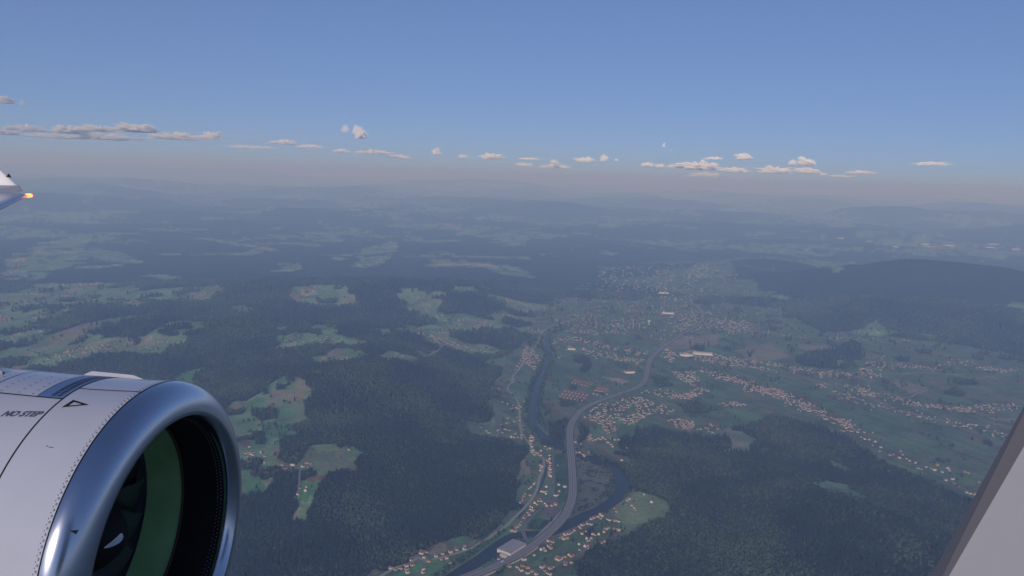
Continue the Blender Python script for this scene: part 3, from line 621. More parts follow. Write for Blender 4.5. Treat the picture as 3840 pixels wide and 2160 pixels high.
USED = []
NEAR = [
    ('a', 'along the pale road at the very bottom', [(150, 1180), (195, 1190), (235, 1180), (290, 1185), (285, 1160), (325, 1110), (330, 1155), (345, 1150), (430, 1190), (450, 1185), (430, 1215), (295, 1215)]),
    ('a', 'in the cluster at the pale road kink', [(405, 1025), (415, 1050), (435, 1035), (465, 1040), (440, 1085), (475, 1120)]),
    ('a', 'on the pale road before the river bend', [(540, 1075), (598, 1055), (587, 1103), (632, 1093), (665, 1040), (720, 1020), (790, 990), (785, 1015), (660, 1138)]),
    ('a', 'in the slanting row above the warehouse bridge', [(1190, 855), (1225, 830), (1245, 820), (1265, 805), (1280, 785), (1292, 765), (1302, 750), (1310, 738), (1215, 856), (1335, 700), (1347, 690), (1355, 670), (1372, 660), (1360, 648), (1345, 720), (1378, 680)]),
    ('a', 'beside the grey yard near the canal', [(1415, 625), (1425, 595), (1395, 615), (1437, 580), (1450, 600), (1500, 640), (1540, 640), (1570, 630), (1480, 620)]),
    ('a', 'on the wooded slope side of the canal', [(1270, 615), (1285, 597), (1292, 580), (1300, 560), (1310, 535), (1345, 490), (1357, 480), (1367, 468), (1385, 450), (1395, 438), (1355, 550)]),
    ('a', 'between the canal and the highway curve', [(1490, 475), (1450, 515), (1470, 520), (1492, 515), (1490, 535), (1602, 515), (1590, 545), (1573, 550), (1600, 457), (1650, 475)]),
    ('a', 'in the straight column left of the highway', [(1520, 205), (1520, 235), (1513, 255), (1527, 270), (1525, 290), (1518, 310), (1528, 350), (1518, 370), (1530, 385), (1495, 245), (1527, 327), (1512, 350)]),
    ('a', 'at the road loop below the junction', [(1440, 290), (1447, 310), (1440, 335), (1457, 298), (1525, 145), (1500, 152), (1480, 125), (1590, 290)]),
    ('a', 'where the valley road leaves the junction', [(1445, 165), (1420, 187), (1402, 178), (1380, 160), (1370, 180), (1363, 165), (1385, 197), (1442, 205), (1355, 105), (1367, 130), (1360, 80)]),
    ('a', 'on the side lane by the forest edge', [(1382, 70), (1345, 55), (1375, 50), (1230, 15), (1190, 45), (1215, 50), (1245, 50), (1275, 50), (1287, 62), (1357, 40)]),
    ('a', 'just right of the highway junction', [(1740, 90), (1790, 105), (1750, 180), (1780, 180), (1805, 195), (1822, 207), (1860, 180)]),
    ('a', 'on the winding lane right of the junction', [(1860, 70), (1877, 60), (1865, 45), (1872, 28), (1895, 75), (1915, 70), (1945, 60), (1962, 67), (1980, 53), (2002, 65), (2022, 95), (2050, 110), (2062, 130), (2080, 70), (2115, 70), (2050, 60), (2225, 65), (2180, 140), (2140, 245)]),
    ('a', 'in the bank row right of the highway bridge', [(1610, 915), (1630, 908), (1655, 890), (1680, 885), (1697, 873), (1712, 863), (1735, 853), (1670, 920), (1642, 927)]),
    ('a', 'just below the highway by the retaining wall', [(1510, 945), (1545, 955), (1530, 972), (1513, 990), (1530, 1007), (1445, 1015), (1470, 1008), (1482, 1027), (1385, 1065), (1300, 1105), (1175, 1165)]),
    ('a', 'at the bottom edge right of the highway', [(1240, 1170), (1265, 1187), (1287, 1163), (1277, 1197), (1330, 1175), (1365, 1205), (1330, 1220), (1405, 1230), (1470, 1163), (1453, 1172), (1525, 1182), (1547, 1168), (1480, 1200), (1500, 1220), (1522, 1232)]),
    ('a', 'on the lane beside the lower right forest', [(1655, 1147), (1660, 1130), (1705, 1130), (1580, 1100), (1600, 1107), (1617, 1098), (1590, 1085), (1640, 1078), (1657, 1082), (1690, 1063), (1710, 1072), (1780, 1020), (1830, 988), (1847, 983), (1865, 1010), (1775, 970)]),
    ('a', 'in the middle of the right bank village', [(1840, 920), (1862, 935), (1880, 920), (1850, 943), (1895, 885), (1915, 892), (1945, 885), (1925, 970), (1945, 972), (1970, 960), (2000, 945), (1990, 865), (2005, 840), (2030, 830), (2080, 840), (2115, 850)]),
    ('a', 'in the right bank row nearest the river', [(1800, 880), (1835, 860), (1780, 820), (1800, 810), (1820, 803), (1850, 795), (1880, 800), (1790, 833), (1880, 755), (1900, 745), (1935, 735), (1960, 713), (1975, 727), (1960, 750), (2020, 755), (2035, 762), (2085, 770), (2115, 775)]),
    ('a', 'beside the pale green meadow', [(2085, 660), (2097, 690), (2170, 625), (2190, 595), (2210, 580), (2230, 635), (2250, 655), (2262, 672), (2335, 540), (2400, 605)]),
    ('e', 'in the hamlet beside the engine inlet', [(190, 773), (210, 767), (230, 780), (247, 787), (205, 800), (215, 850), (242, 768), (330, 817), (350, 800), (345, 850), (320, 765), (218, 718)]),
    ('e', 'around the fork in the hill road', [(490, 875), (502, 892), (515, 907), (565, 925), (585, 870), (670, 885), (715, 892), (735, 860), (705, 857), (1058, 742)]),
    ('e', 'along the short spur road on the hill', [(645, 1068), (700, 1060), (690, 1087), (625, 1118), (600, 1155)]),
    ('g', 'on the straight road above the right forest', [(1040, 15), (1080, 40), (1140, 50), (1200, 110), (1240, 115), (1290, 132), (1270, 163), (1340, 182), (1330, 215), (1420, 250), (1452, 243), (1500, 272), (1530, 245), (1513, 215), (1560, 280), (1590, 297)]),
    ('g', 'beside the cabin window edge', [(1640, 315), (1660, 360), (1690, 370), (1730, 350), (1780, 365), (1802, 377), (1830, 335), (1870, 395), (1920, 363), (1932, 382), (1900, 465), (1960, 455), (1975, 495), (2010, 520), (2080, 570), (2110, 580), (2145, 587), (2190, 480), (2070, 393), (2097, 402)])]
rh = random.Random(11)
for key, place, pts in NEAR:
    G = cast(key, pts); Z = height(G[:, 0], G[:, 1]); order = sorted(range(len(pts)), key=lambda i: pts[i][0])
    for rank, i in enumerate(order):
        x, y = G[i]; si = rh.choices(range(7), (4, 4, 2, 2, 1, 2, 1))[0]; wl_ = rh.choices(['white', 'cream', 'yellow'], (7, 2, 1))[0]; rf_ = rh.choices(['red', 'rust', 'brown', 'orange', 'grey'], (6, 3, 4, .6, 1))[0]
        d, ang = near_dir(x, y)
        ang += rh.choice([0, math.pi / 2, math.pi]) + rh.uniform(-.15, .15)
        dw, dr, dc = house_data(si, wl_, rf_)
        e = bpy.data.objects.new('house', None); COL.objects.link(e); e.location = (x, y, Z[i] + .1); e.rotation_euler = (0, 0, ang)
        k_ = rh.uniform(.66, .9); e.scale = (k_, k_, k_ * rh.uniform(.9, 1.1))
        tag(e, f'{ordinal(rank)} from left, {rf_} roofed {wl_} house {place}', 'house', 'houses of the valley villages')
        obj('wall', dw, e); r_ = obj('roof', dr, e); obj('chimney', dc, r_)
        USED.append((x, y))

ok = dline(PTS[:, 0], PTS[:, 1], RIVER, 60.) > 42
ok &= dline(PTS[:, 0], PTS[:, 1], HIGHWAY, 40.) > 28
PTS = PTS[ok]; Nh = len(PTS); pz = height(PTS[:, 0], PTS[:, 1])
hw_, hd_, hh_, hr_ = rng.uniform(3.0, 5.4, Nh), rng.uniform(2.6, 3.8, Nh), rng.uniform(2.0, 3.6, Nh), rng.uniform(2.2, 3.4, Nh)
fr_ = 1 + .55 * sstep(5500, 9500, np.hypot(PTS[:, 0], PTS[:, 1])); hw_ *= fr_; hd_ *= fr_; hh_ *= fr_; hr_ *= fr_
big = rng.random(Nh) < .05; hw_[big] *= 2.2; hd_[big] *= 1.5
an = rng.uniform(0, math.pi, Nh) * .4 + np.where(rng.random(Nh) < .5, .3, .3 + math.pi / 2)
tmpl = [(-1, -1, -2, 0), (1, -1, -2, 0), (1, 1, -2, 0), (-1, 1, -2, 0), (-1, -1, 1, 0), (1, -1, 1, 0), (1, 1, 1, 0), (-1, 1, 1, 0), (-1, 0, 1, 1), (1, 0, 1, 1)]
VV = np.zeros((Nh, 10, 3))
for k, (a, b, c, d) in enumerate(tmpl):
    lx, ly = a * hw_, b * hd_
    VV[:, k, 0] = PTS[:, 0] + lx * np.cos(an) - ly * np.sin(an); VV[:, k, 1] = PTS[:, 1] + lx * np.sin(an) + ly * np.cos(an)
    VV[:, k, 2] = pz + (hh_ if c == 1 else -2) + d * hr_
tri = np.array([(0, 1, 5), (0, 5, 4), (1, 2, 6), (1, 6, 5), (2, 3, 7), (2, 7, 6), (3, 0, 4), (3, 4, 7), (5, 6, 9), (7, 4, 8), (4, 5, 9), (4, 9, 8), (6, 7, 8), (6, 8, 9)])
FF = (tri[None] + 10 * np.arange(Nh)[:, None, None]).reshape(-1, 3)
wi = rng.choice([0, 0, 0, 1, 2], Nh, p=None); ri = 3 + rng.choice([0, 0, 1, 1, 2, 2, 3, 4], Nh)
MI = np.where(np.arange(14)[None] < 10, wi[:, None], ri[:, None]).reshape(-1)
tag(obj('distant_houses', mesh_np('distant_houses', VV.reshape(-1, 3), FF, [mat('far_render_' + k_, c_, .9, var=.05, scale=.4) for k_, c_ in (('white', (.50, .485, .475)), ('cream', (.36, .32, .27)), ('yellow', (.40, .33, .20)))] + list(ROOFS.values()), MI)), 'far-off houses of the towns and villages as one scatter', 'houses', kind='stuff')

# ------------------------------------------------------------------ larger buildings and works
m_sheet = mat('roof_sheet', (.36, .34, .36), .7, var=.1, scale=.08); m_white = mat('white_cladding', (.72, .68, .62), .8, var=.05, scale=.1); m_plinth = mat('plinth', (.28, .25, .23), .9, var=.1, scale=.2)
m_dark = mat('dark_glass', (.03, .035, .045), .3, var=.1, scale=.3)


def boxm(sx, sy, z0, z1, cx=0, cy=0):
    v = [(cx + i * sx / 2, cy + j * sy / 2, z) for z in (z0, z1) for i, j in ((-1, -1), (1, -1), (1, 1), (-1, 1))]
    return v, [(0, 3, 2, 1), (4, 5, 6, 7), (0, 1, 5, 4), (1, 2, 6, 5), (2, 3, 7, 6), (3, 0, 4, 7)]


def boxes(lst):
    V_, F_ = [], []
    for b in lst:
        v, f = boxm(*b); F_ += [tuple(i + len(V_) for i in q) for q in f]; V_ += v
    return V_, F_


def gable(sx, sy, z, rise, o=.8, t=.35):
    x, y = sx / 2 + o, sy / 2 + o
    v = [(-x, -y, z), (x, -y, z), (x, y, z), (-x, y, z), (-x, 0, z + rise), (x, 0, z + rise)]
    v += [(a, b, c - t) for a, b, c in v]
    f = [(0, 1, 5, 4), (2, 3, 4, 5), (7, 6, 10, 11), (9, 8, 11, 10), (0, 6, 7, 1), (2, 8, 9, 3), (1, 7, 11, 5), (5, 11, 8, 2), (3, 9, 10, 4), (4, 10, 6, 0)]
    return v, f


def thing(name, label, cat, loc, rz=0., group=None):
    e = bpy.data.objects.new(name, None); COL.objects.link(e); e.location = loc; e.rotation_euler = (0, 0, rz)
    return tag(e, label, cat, group)


c4 = flat('w', [(205, 855), (520, 655), (690, 790), (340, 1000)], 9.0)
ux = (c4[2] - c4[3] + c4[1] - c4[0]) / 2; uy = (c4[0] - c4[3] + c4[1] - c4[2]) / 2; Lx, Ly = np.linalg.norm(ux), np.linalg.norm(uy)
cc = c4.mean(0); wa = math.atan2(ux[1], ux[0])
e = thing('warehouse', 'large pale flat-roofed warehouse beside the river and the highway', 'warehouse', (cc[0], cc[1], 0), wa)
obj('wall', mesh_np('wall', *boxm(Lx, Ly, -1, 8.6), [m_white]), e)
rf = obj('roof', mesh_np('roof', *gable(Lx, Ly, 9.0, 1.2, 1.2, .5), [m_sheet]), e)
for i in range(7):
    obj('roof_vent', mesh_np('roof_vent', *boxm(3, 1.4, 9.6, 10.9, -Lx / 2 + Lx * (i + .7) / 7.4, Ly * .12), [m_plinth]), rf)
for i in range(6): obj('loading_door', mesh_np('loading_door', *boxm(4, .3, 0, 4.4, -Lx / 2 + Lx * (i + .6) / 6.2, -Ly / 2 - .1), [m_plinth]), e)
an4 = flat('w', [(195, 1000), (220, 950), (345, 1005), (310, 1060)], 6.0); ac = an4.mean(0)
e2 = thing('office_annex', 'white flat-roofed annex at the near end of the warehouse', 'building', (ac[0], ac[1], 0), wa)
obj('wall', mesh_np('wall', *boxm(12, 20, -1, 5.6), [m_white]), e2); obj('roof', mesh_np('roof', *boxm(12.6, 20.6, 5.62, 6.1), [m_white]), e2)
for j in (-6, -2, 2, 6): obj('window', mesh_np('window', *boxm(.2, 2.4, 2, 3.8, -6.05, j), [m_dark]), e2)
sh = flat('w', [(165, 1070)], 3)[0]
e3 = thing('yard_shed', 'small dark-roofed shed in front of the white annex', 'shed', (sh[0], sh[1], 0), wa)
obj('wall', mesh_np('wall', *boxm(10, 9, -1, 3.4), [m_white]), e3); obj('roof', mesh_np('roof', *gable(10, 9, 3.4, .8), [ROOFS['grey']]), e3)

NW = smooth_line(flat('w', [(985, 862), (680, 1080), (380, 1235), (180, 1330), (0, 1412), (-200, 1500)]), 12)
Vo, Fo = ribbon(NW, .8, 4.5); k = len(NW)
Vb = Vo.copy(); Vb[:, 2] = -1
i = np.arange(k - 1)
Fw = np.vstack([Fo, np.stack([i + 2 * k, i + 2 * k + 1, i + 1, i], -1)[:, ::-1], np.stack([i + 3 * k, i + 3 * k + 1, i + k + 1, i + k], -1)])
tag(obj('retaining_wall', mesh_np('retaining_wall', np.vstack([Vo, Vb]), Fw, [mat('sandstone', (.46, .40, .32), .9, var=.15, scale=.1)])), 'long pale stone retaining wall along the near highway edge', 'wall')


def bridge(line, width, z, label):
    mid = len(line) // 2; t = line[-1] - line[0]; L = np.linalg.norm(t); a = math.atan2(t[1], t[0]); c = (line[0] + line[-1]) / 2
    e = thing('road_bridge', label, 'bridge', (c[0], c[1], 0), a)
    obj('deck', mesh_np('deck', *boxm(L, width + 2, z - 1.6, z - .45), [m_conc]), e)
    for s in (-1, 1): obj('parapet', mesh_np('parapet', *boxm(L, .5, z - .4, z + 1.0, 0, s * (width / 2 + .8)), [m_conc]), e)
    for q in (-.2, .2):
        obj('pier', mesh_np('pier', *boxm(2.4, width * .7, -6, z - 1.62, q * L), [m_conc]), e)


def crossing(line):
    d = dline(line[:, 0], line[:, 1], RIVER, 200.); idx = np.nonzero(d < 45)[0]
    groups = np.split(idx, np.nonzero(np.diff(idx) > 3)[0] + 1)
    return [line[max(0, g[0] - 1):g[-1] + 2] for g in groups if len(g)]


for ln, lab in zip(crossing(HIGHWAY)[:3], ['wide highway bridge over the river beside the warehouse', 'highway bridge over the dark river by the junction', 'farther highway bridge across the river']): bridge(ln, 34, 2.0, lab)
for ln in crossing(ROADS[2][0])[:1]: bridge(ln, 7, .8, 'narrow road bridge between warehouse and riverside row')

rows = [((690, 1012), (31, 6), (20, -24), 7, 3), ((792, 893), (28, 6), (20, -18), 6, 2), ((990, 958), (20, 3), (18, -20), 5, 2)]
names = ['nearest block of red sheds', 'far left block of red sheds', 'right block of red sheds']
m_shed = mat('shed_roof', (.40, .14, .09), .85, var=.15, scale=.2)
for (o_, c_, r_, nc, nr_), nm_ in zip(rows, names):
    for j in range(nr_):
        for i in range(nc):
            q = np.array(o_) + i * np.array(c_) + j * np.array(r_)
            g0, g1 = cast('b', [q, q + np.array((16, -19))]); a = math.atan2(*(g1 - g0)[::-1]); L = max(18, min(60, np.linalg.norm(g1 - g0) * .85)); c = (g0 + g1) / 2
            e = thing('farm_shed', f'{ordinal(i)} shed from left, {["front", "second", "third"][j]} row, {nm_}', 'shed', (c[0], c[1], 0), a, 'red roofed sheds in blocks')
            obj('wall', mesh_np('wall', *boxm(L, 9, -1, 3.2), [WALLS['cream']]), e); obj('roof', mesh_np('roof', *gable(L, 9, 3.2, 2.6), [m_shed]), e)

halls = [('l', (2340, 940), 150, 'pale hall at the far right edge, the brightest one'), ('l', (2310, 962), 130, 'pale hall just below the brightest far right hall'), ('l', (1830, 940), 130, 'upper pale hall of the pair in the far right valley'), ('l', (1860, 956), 100, 'lower pale hall of the pair in the far right valley'),
         ('l', (2010, 949), 140, 'long pale hall between two bright pairs in the far valley'), ('l', (1190, 893), 110, 'pale hall on the far ridge foot, leftmost of the far right halls'), ('l', (1410, 916), 100, 'pale hall second from left at the far ridge foot'), ('l', (2510, 976), 110, 'low pale hall nearest the right edge of the far valley'), ('l', (1610, 960), 80, 'small pale hall third from left at the far ridge foot'),
         ('b', (1585, 115), 90, 'white hall at the top of the hazy town'), ('b', (1620, 290), 90, 'grey hall in the middle of the hazy town'), ('b', (1230, 150), 60, 'white hall on the left of the hazy town'), ('b', (1920, 640), 110, 'long white hall right of the highway beyond the villages'), ('b', (1780, 655), 70, 'pale hall beside the long white hall'), ('b', (1290, 800), 50, 'round-cornered pale plant building in the valley field'), ('b', (790, 600), 45, 'red shed-like hall left of the valley street')]
for key, q, L, lab in halls:
    x, y = cast(key, [q])[0]
    e = thing('industrial_hall', lab, 'hall', (x, y, float(height(np.array([x]), np.array([y]))[0])), rng.uniform(-.3, .3), 'large industrial halls')
    obj('wall', mesh_np('wall', *boxm(L, L * .45, -4, 9), [m_white]), e); obj('roof', mesh_np('roof', *gable(L, L * .45, 9.4, 3), [ROOFS['rust'] if 'red' in lab else m_white]), e)

# water tower: shaft flaring into a conical tank
def lathe(prof, n_=24):
    V_ = [(r_ * math.cos(2 * math.pi * i / n_), r_ * math.sin(2 * math.pi * i / n_), z_) for r_, z_ in prof for i in range(n_)]
    F_ = [(k * n_ + i, k * n_ + (i + 1) % n_, (k + 1) * n_ + (i + 1) % n_, (k + 1) * n_ + i) for k in range(len(prof) - 1) for i in range(n_)]
    return V_, F_


x, y = cast('S', [(2433, 1229)])[0]
e = thing('water_tower', 'tall white water tower with flared tank in the valley', 'water tower', (x, y, 0))
obj('shaft', mesh_np('shaft', *lathe([(5, -2), (3.0, 3), (2.5, 36)]), [m_white], smooth=True), e)
tk = obj('tank', mesh_np('tank', *lathe([(2.6, 35), (5, 40), (11, 48), (11.5, 50), (11, 51.5)]), [m_white], smooth=True), e); obj('lid', mesh_np('lid', *lathe([(11.2, 51.3), (6, 53.5), (.05, 54.4)]), [m_sheet], smooth=True), tk)
for key, q, hgt, lab in [('d', (965, 515), 60, 'pale radio mast on the road beyond the right forest'), ('d', (370, 466), 45, 'shorter pale mast left of the right forest mast'), ('l', (685, 1150), 70, 'thin mast on the dark near ridge'), ('l', (630, 1362), 60, 'thin mast on the meadow below the near ridge'), ('S', (2374, 1232), 40, 'short white mast left of the water tower')]:
    x, y = cast(key, [q])[0]
    e = thing('radio_mast', lab, 'mast', (x, y, float(height(np.array([x]), np.array([y]))[0])))
    obj('pole', mesh_np('pole', *lathe([(1.5, -2), (.9, hgt * .5), (.35, hgt)], 6), [m_white]), e)
    for z_ in (.55, .75, .9): obj('platform', mesh_np('platform', *lathe([(.5, hgt * z_), (2.0, hgt * z_), (2.0, hgt * z_ + 1), (.5, hgt * z_ + 1)], 8), [m_white]), e)
m_blue = mat('truck_blue', (.05, .09, .55), .5, scale=2); m_tyre = mat('tyre', (.02, .02, .02), .9)
for q, mt, lab in [((112, 1170), m_blue, 'blue truck parked on the apron by the highway'), ((246, 1166), m_white, 'white truck parked right of the blue truck')]:
    x, y = flat('w', [q])[0]
    e = thing('truck', lab, 'truck', (x, y, .15), wa)
    obj('cargo_box', mesh_np('cargo_box', *boxm(8.5, 2.5, 1.1, 3.9, -1), [mt]), e); cb = obj('cab', mesh_np('cab', *boxm(2.2, 2.4, .7, 3.1, 4.6), [mt]), e); obj('windscreen', mesh_np('windscreen', *boxm(.1, 2.1, 1.9, 2.8, 5.72), [m_dark]), cb)
    for wx in (-4, -2.8, 4.4):
        for wy in (-1.15, 1.15):
            v = [(wx + .5 * math.cos(t_), wy + s_ * .15, .5 + .5 * math.sin(t_)) for s_ in (-1, 1) for t_ in [k_ * math.pi / 5 for k_ in range(10)]]
            obj('wheel', mesh_np('wheel', v, [tuple(range(9, -1, -1)), tuple(range(10, 20))] + [(k_, (k_ + 1) % 10, 10 + (k_ + 1) % 10, 10 + k_) for k_ in range(10)], [m_tyre]), e)

# ------------------------------------------------------------------ woodland: instanced trees, uncountable
def leaf_mat(name, c0, c1):
    m = bpy.data.materials.new(name); n, l, p = nodes_of(m); p.inputs['Roughness'].default_value = 1; p.inputs['Specular IOR Level'].default_value = .05
    oi = n.new('ShaderNodeObjectInfo'); mx = n.new('ShaderNodeMix'); mx.data_type = 'RGBA'
    mx.inputs[6].default_value = (*c0, 1); mx.inputs[7].default_value = (*c1, 1); l.new(oi.outputs['Random'], mx.inputs[0])
    no = n.new('ShaderNodeTexNoise'); no.inputs['Scale'].default_value = 1 / 130.; no.inputs['Detail'].default_value = 4; no.inputs['Roughness'].default_value = .6; l.new(oi.outputs['Location'], no.inputs['Vector'])
    mr = n.new('ShaderNodeMapRange'); mr.inputs[1].default_value = .33; mr.inputs[2].default_value = .67; mr.inputs[3].default_value = .74; mr.inputs[4].default_value = 1.32; l.new(no.outputs['Fac'], mr.inputs[0])
    vm = n.new('ShaderNodeVectorMath'); vm.operation = 'SCALE'; l.new(mx.outputs[2], vm.inputs[0]); l.new(mr.outputs[0], vm.inputs['Scale']); l.new(vm.outputs[0], p.inputs['Base Color'])
    return m


m_bark = mat('bark', (.07, .055, .045), .95, scale=2)
ICO = None


def ico():
    t = (1 + 5 ** .5) / 2
    v = np.array([(-1, t, 0), (1, t, 0), (-1, -t, 0), (1, -t, 0), (0, -1, t), (0, 1, t), (0, -1, -t), (0, 1, -t), (t, 0, -1), (t, 0, 1), (-t, 0, -1), (-t, 0, 1)], float)
    v /= np.linalg.norm(v[0])
    f = [(0, 11, 5), (0, 5, 1), (0, 1, 7), (0, 7, 10), (0, 10, 11), (1, 5, 9), (5, 11, 4), (11, 10, 2), (10, 7, 6), (7, 1, 8), (3, 9, 4), (3, 4, 2), (3, 2, 6), (3, 6, 8), (3, 8, 9), (4, 9, 5), (2, 4, 11), (6, 2, 10), (8, 6, 7), (9, 8, 1)]
    return v, np.array(f)


def tree_mesh(name, leaf, conifer, seed):
    q = np.random.default_rng(seed); iv, if_ = ico(); V_ = []; F_ = []; M_ = []
    tr = [(r_ * math.cos(a), r_ * math.sin(a), z_) for r_, z_ in ((.35, 0), (.22, 5)) for a in [k * math.pi * 2 / 5 for k in range(5)]]
    V_ += tr; F_ += [(i, (i + 1) % 5, 5 + (i + 1) % 5) for i in range(5)] + [(i, 5 + (i + 1) % 5, 5 + i) for i in range(5)]; M_ += [1] * 10
    if conifer: cl = [((q.normal(0, .3), q.normal(0, .3), 3 + 2.6 * k), (3.0 - .5 * k, 3.0 - .5 * k, 2.2)) for k in range(5)]
    else: cl = [((2.5 * math.cos(a), 2.5 * math.sin(a), q.uniform(5, 8)), q.uniform(1.6, 2.7, 3)) for a in q.uniform(0, 6.3, 5)] + [((q.normal(0, .6), q.normal(0, .6), 9.4), (2.4, 2.4, 2.2)), ((0, 0, 6.5), (3.2, 3.2, 2.8))]
    for c, s in cl:
        w = iv * np.asarray(s) * q.uniform(.75, 1.2, (12, 1)) + np.asarray(c); b = len(V_)
        V_ += [tuple(z_) for z_ in w]; F_ += [tuple(int(i) + b for i in f) for f in if_]; M_ += [0] * 20
    return bpy.data.objects.new(name, mesh_np(name, V_, F_, [leaf, m_bark], M_))


def scatter(name, P, scale, tree, label):
    me = mesh_np(name, P, []); at = me.attributes.new('size', 'FLOAT', 'POINT'); at.data.foreach_set('value', scale.astype(np.float32))
    o = tag(obj(name, me), label, 'woodland', kind='stuff')
    g = bpy.data.node_groups.new(name, 'GeometryNodeTree'); g.interface.new_socket('Geometry', in_out='INPUT', socket_type='NodeSocketGeometry'); g.interface.new_socket('Geometry', in_out='OUTPUT', socket_type='NodeSocketGeometry')
    gi = g.nodes.new('NodeGroupInput'); go = g.nodes.new('NodeGroupOutput'); ip = g.nodes.new('GeometryNodeInstanceOnPoints'); oi = g.nodes.new('GeometryNodeObjectInfo'); oi.inputs['Object'].default_value = tree; oi.inputs['As Instance'].default_value = True
    na_ = g.nodes.new('GeometryNodeInputNamedAttribute'); na_.data_type = 'FLOAT'; na_.inputs['Name'].default_value = 'size'
    rv = g.nodes.new('FunctionNodeRandomValue'); rv.data_type = 'FLOAT_VECTOR'; rv.inputs[0].default_value = (-.06, -.06, 0); rv.inputs[1].default_value = (.06, .06, 6.28)
    L_ = g.links.new; L_(gi.outputs[0], ip.inputs['Points']); L_(oi.outputs['Geometry'], ip.inputs['Instance']); L_(na_.outputs[0], ip.inputs['Scale']); L_(rv.outputs[0], ip.inputs['Rotation']); L_(ip.outputs[0], go.inputs[0])
    o.modifiers.new('trees', 'NODES').node_group = g


tp, ts = [], []
for r0_, r1_, sp, sc in ((1450, 3000, 8.5, .95), (3000, 4600, 12, 1.25), (4600, 7200, 20, 1.9)):
    xs = np.arange(-r1_ * .68, r1_ * .68, sp); ys = np.arange(r0_ * .7, r1_, sp); X, Y = np.meshgrid(xs, ys); X = X.ravel() + rng.uniform(-.5, .5, X.size) * sp; Y = Y.ravel() + rng.uniform(-.5, .5, Y.size) * sp
    r_ = np.hypot(X, Y); k = (r_ >= r0_) & (r_ < r1_) & (np.abs(np.arctan2(X, Y)) < R(40)); X, Y = X[k], Y[k]
    c_, f_ = cover(X, Y)
    lone = ~f_ & (fbm(X, Y, 80, 2, 99) > .62) & (rng.random(len(X)) < .10)
    rdist = dline(X, Y, RIVER, 80.); hw2 = np.clip(60 - Y * .009, 22, 42) / 2
    lone |= (rdist < hw2 + 24) & (rng.random(len(X)) < .55)
    k = f_ | lone; X, Y = X[k], Y[k]
    bad = np.zeros(len(X), bool)
    for ln, w_ in ROADS + [(HIGHWAY, 36)]: bad |= dline(X, Y, ln, 40.) < w_ / 2 + 5
    bad |= dline(X, Y, RIVER, 60.) < np.clip(60 - Y * .009, 22, 42) / 2 + 4
    for hx, hy in USED: bad |= (np.abs(X - hx) < 11) & (np.abs(Y - hy) < 11)
    bad |= np.hypot(X - cc[0], Y - cc[1]) < 45
    X, Y = X[~bad], Y[~bad]
    tp.append(np.column_stack([X, Y, height(X, Y) - .4])); ts.append(sc * rng.uniform(.7, 1.3, len(X)))
tp = np.vstack(tp); ts = np.concatenate(ts)
stand = fbm(tp[:, 0], tp[:, 1], 220, 3, 120) + .5 * (rng.random(len(tp)) - .5)
kinds = np.where(stand > .62, 2, np.where(stand < .40, 1, 0))
TREES = [tree_mesh('broadleaf_tree', leaf_mat('leaf_green', (.019, .035, .020), (.042, .060, .032)), False, 1), tree_mesh('conifer_tree', leaf_mat('leaf_dark', (.012, .022, .019), (.024, .036, .026)), True, 2), tree_mesh('light_tree', leaf_mat('leaf_light', (.032, .066, .034), (.085, .108, .048)), False, 3)]
for i, (nm_, lab) in enumerate((('broadleaf_forest', 'dark green broadleaf forest covering the nearer hills'), ('conifer_forest', 'near black conifer stands among the forest hills'), ('light_woodland', 'yellowish green trees scattered through the forest'))):
    s = kinds == i; scatter(nm_, tp[s], ts[s], TREES[i], lab)

# ------------------------------------------------------------------ clouds, far above the haze
m_cloud = bpy.data.materials.new('cloud'); m_cloud.use_nodes = True; n = m_cloud.node_tree.nodes; l = m_cloud.node_tree.links
n.remove(n['Principled BSDF']); pv = n.new('ShaderNodeVolumePrincipled'); pv.inputs['Color'].default_value = (.995, .965, .93, 1); pv.inputs['Density'].default_value = 1 / 150.; pv.inputs['Anisotropy'].default_value = -0.54
l.new(pv.outputs[0], n['Material Output'].inputs['Volume'])
CL = [('m', [(0, 35, 100, 85), (150, 60, 185, 95), (90, 250, 320, 295), (400, 255, 640, 310), (600, 252, 890, 295), (890, 240, 1170, 305), (620, 310, 940, 360), (1160, 310, 1540, 360), (1540, 298, 1670, 355), (2060, 355, 2240, 395), (2240, 390, 2430, 420), (200, 312, 620, 345), (1700, 397, 2080, 422), (-60, 275, 90, 320)]),
      ('k', [(95, 60, 195, 155), (0, 50, 50, 105), (-60, 222, 60, 250), (130, 228, 350, 265), (340, 268, 520, 295), (680, 215, 750, 275), (1045, 258, 1210, 305), (1350, 285, 1500, 305), (1320, 328, 1440, 355), (1580, 300, 1640, 335), (1770, 285, 1900, 330), (1945, 275, 2015, 320), (2060, 290, 2090, 315), (2260, 322, 2360, 360), (2370, 335, 2440, 365), (2460, 340, 2576, 362), (2420, 180, 2450, 212), (2480, 220, 2495, 240), (1500, 340, 1730, 370), (880, 265, 960, 290)]),
      ('l', [(0, 325, 265, 390), (180, 280, 290, 305), (410, 260, 520, 310), (300, 365, 500, 400), (570, 355, 800, 415), (800, 305, 860, 345), (860, 295, 975, 355), (820, 365, 1000, 410), (1250, 385, 1420, 412), (1760, 320, 1980, 350), (70, 400, 260, 432), (1040, 398, 1090, 420), (1120, 415, 1250, 432)])]
cl = []
for key, bs in CL:
    for b in bs:
        (x0, y0), (x1, y1) = pix(key, [(b[0], b[1]), (b[2], b[3])]); cl.append((x0, y0, x1, y1))
cl.sort(key=lambda b: b[0] + b[2])
nu, nv = 72, 36
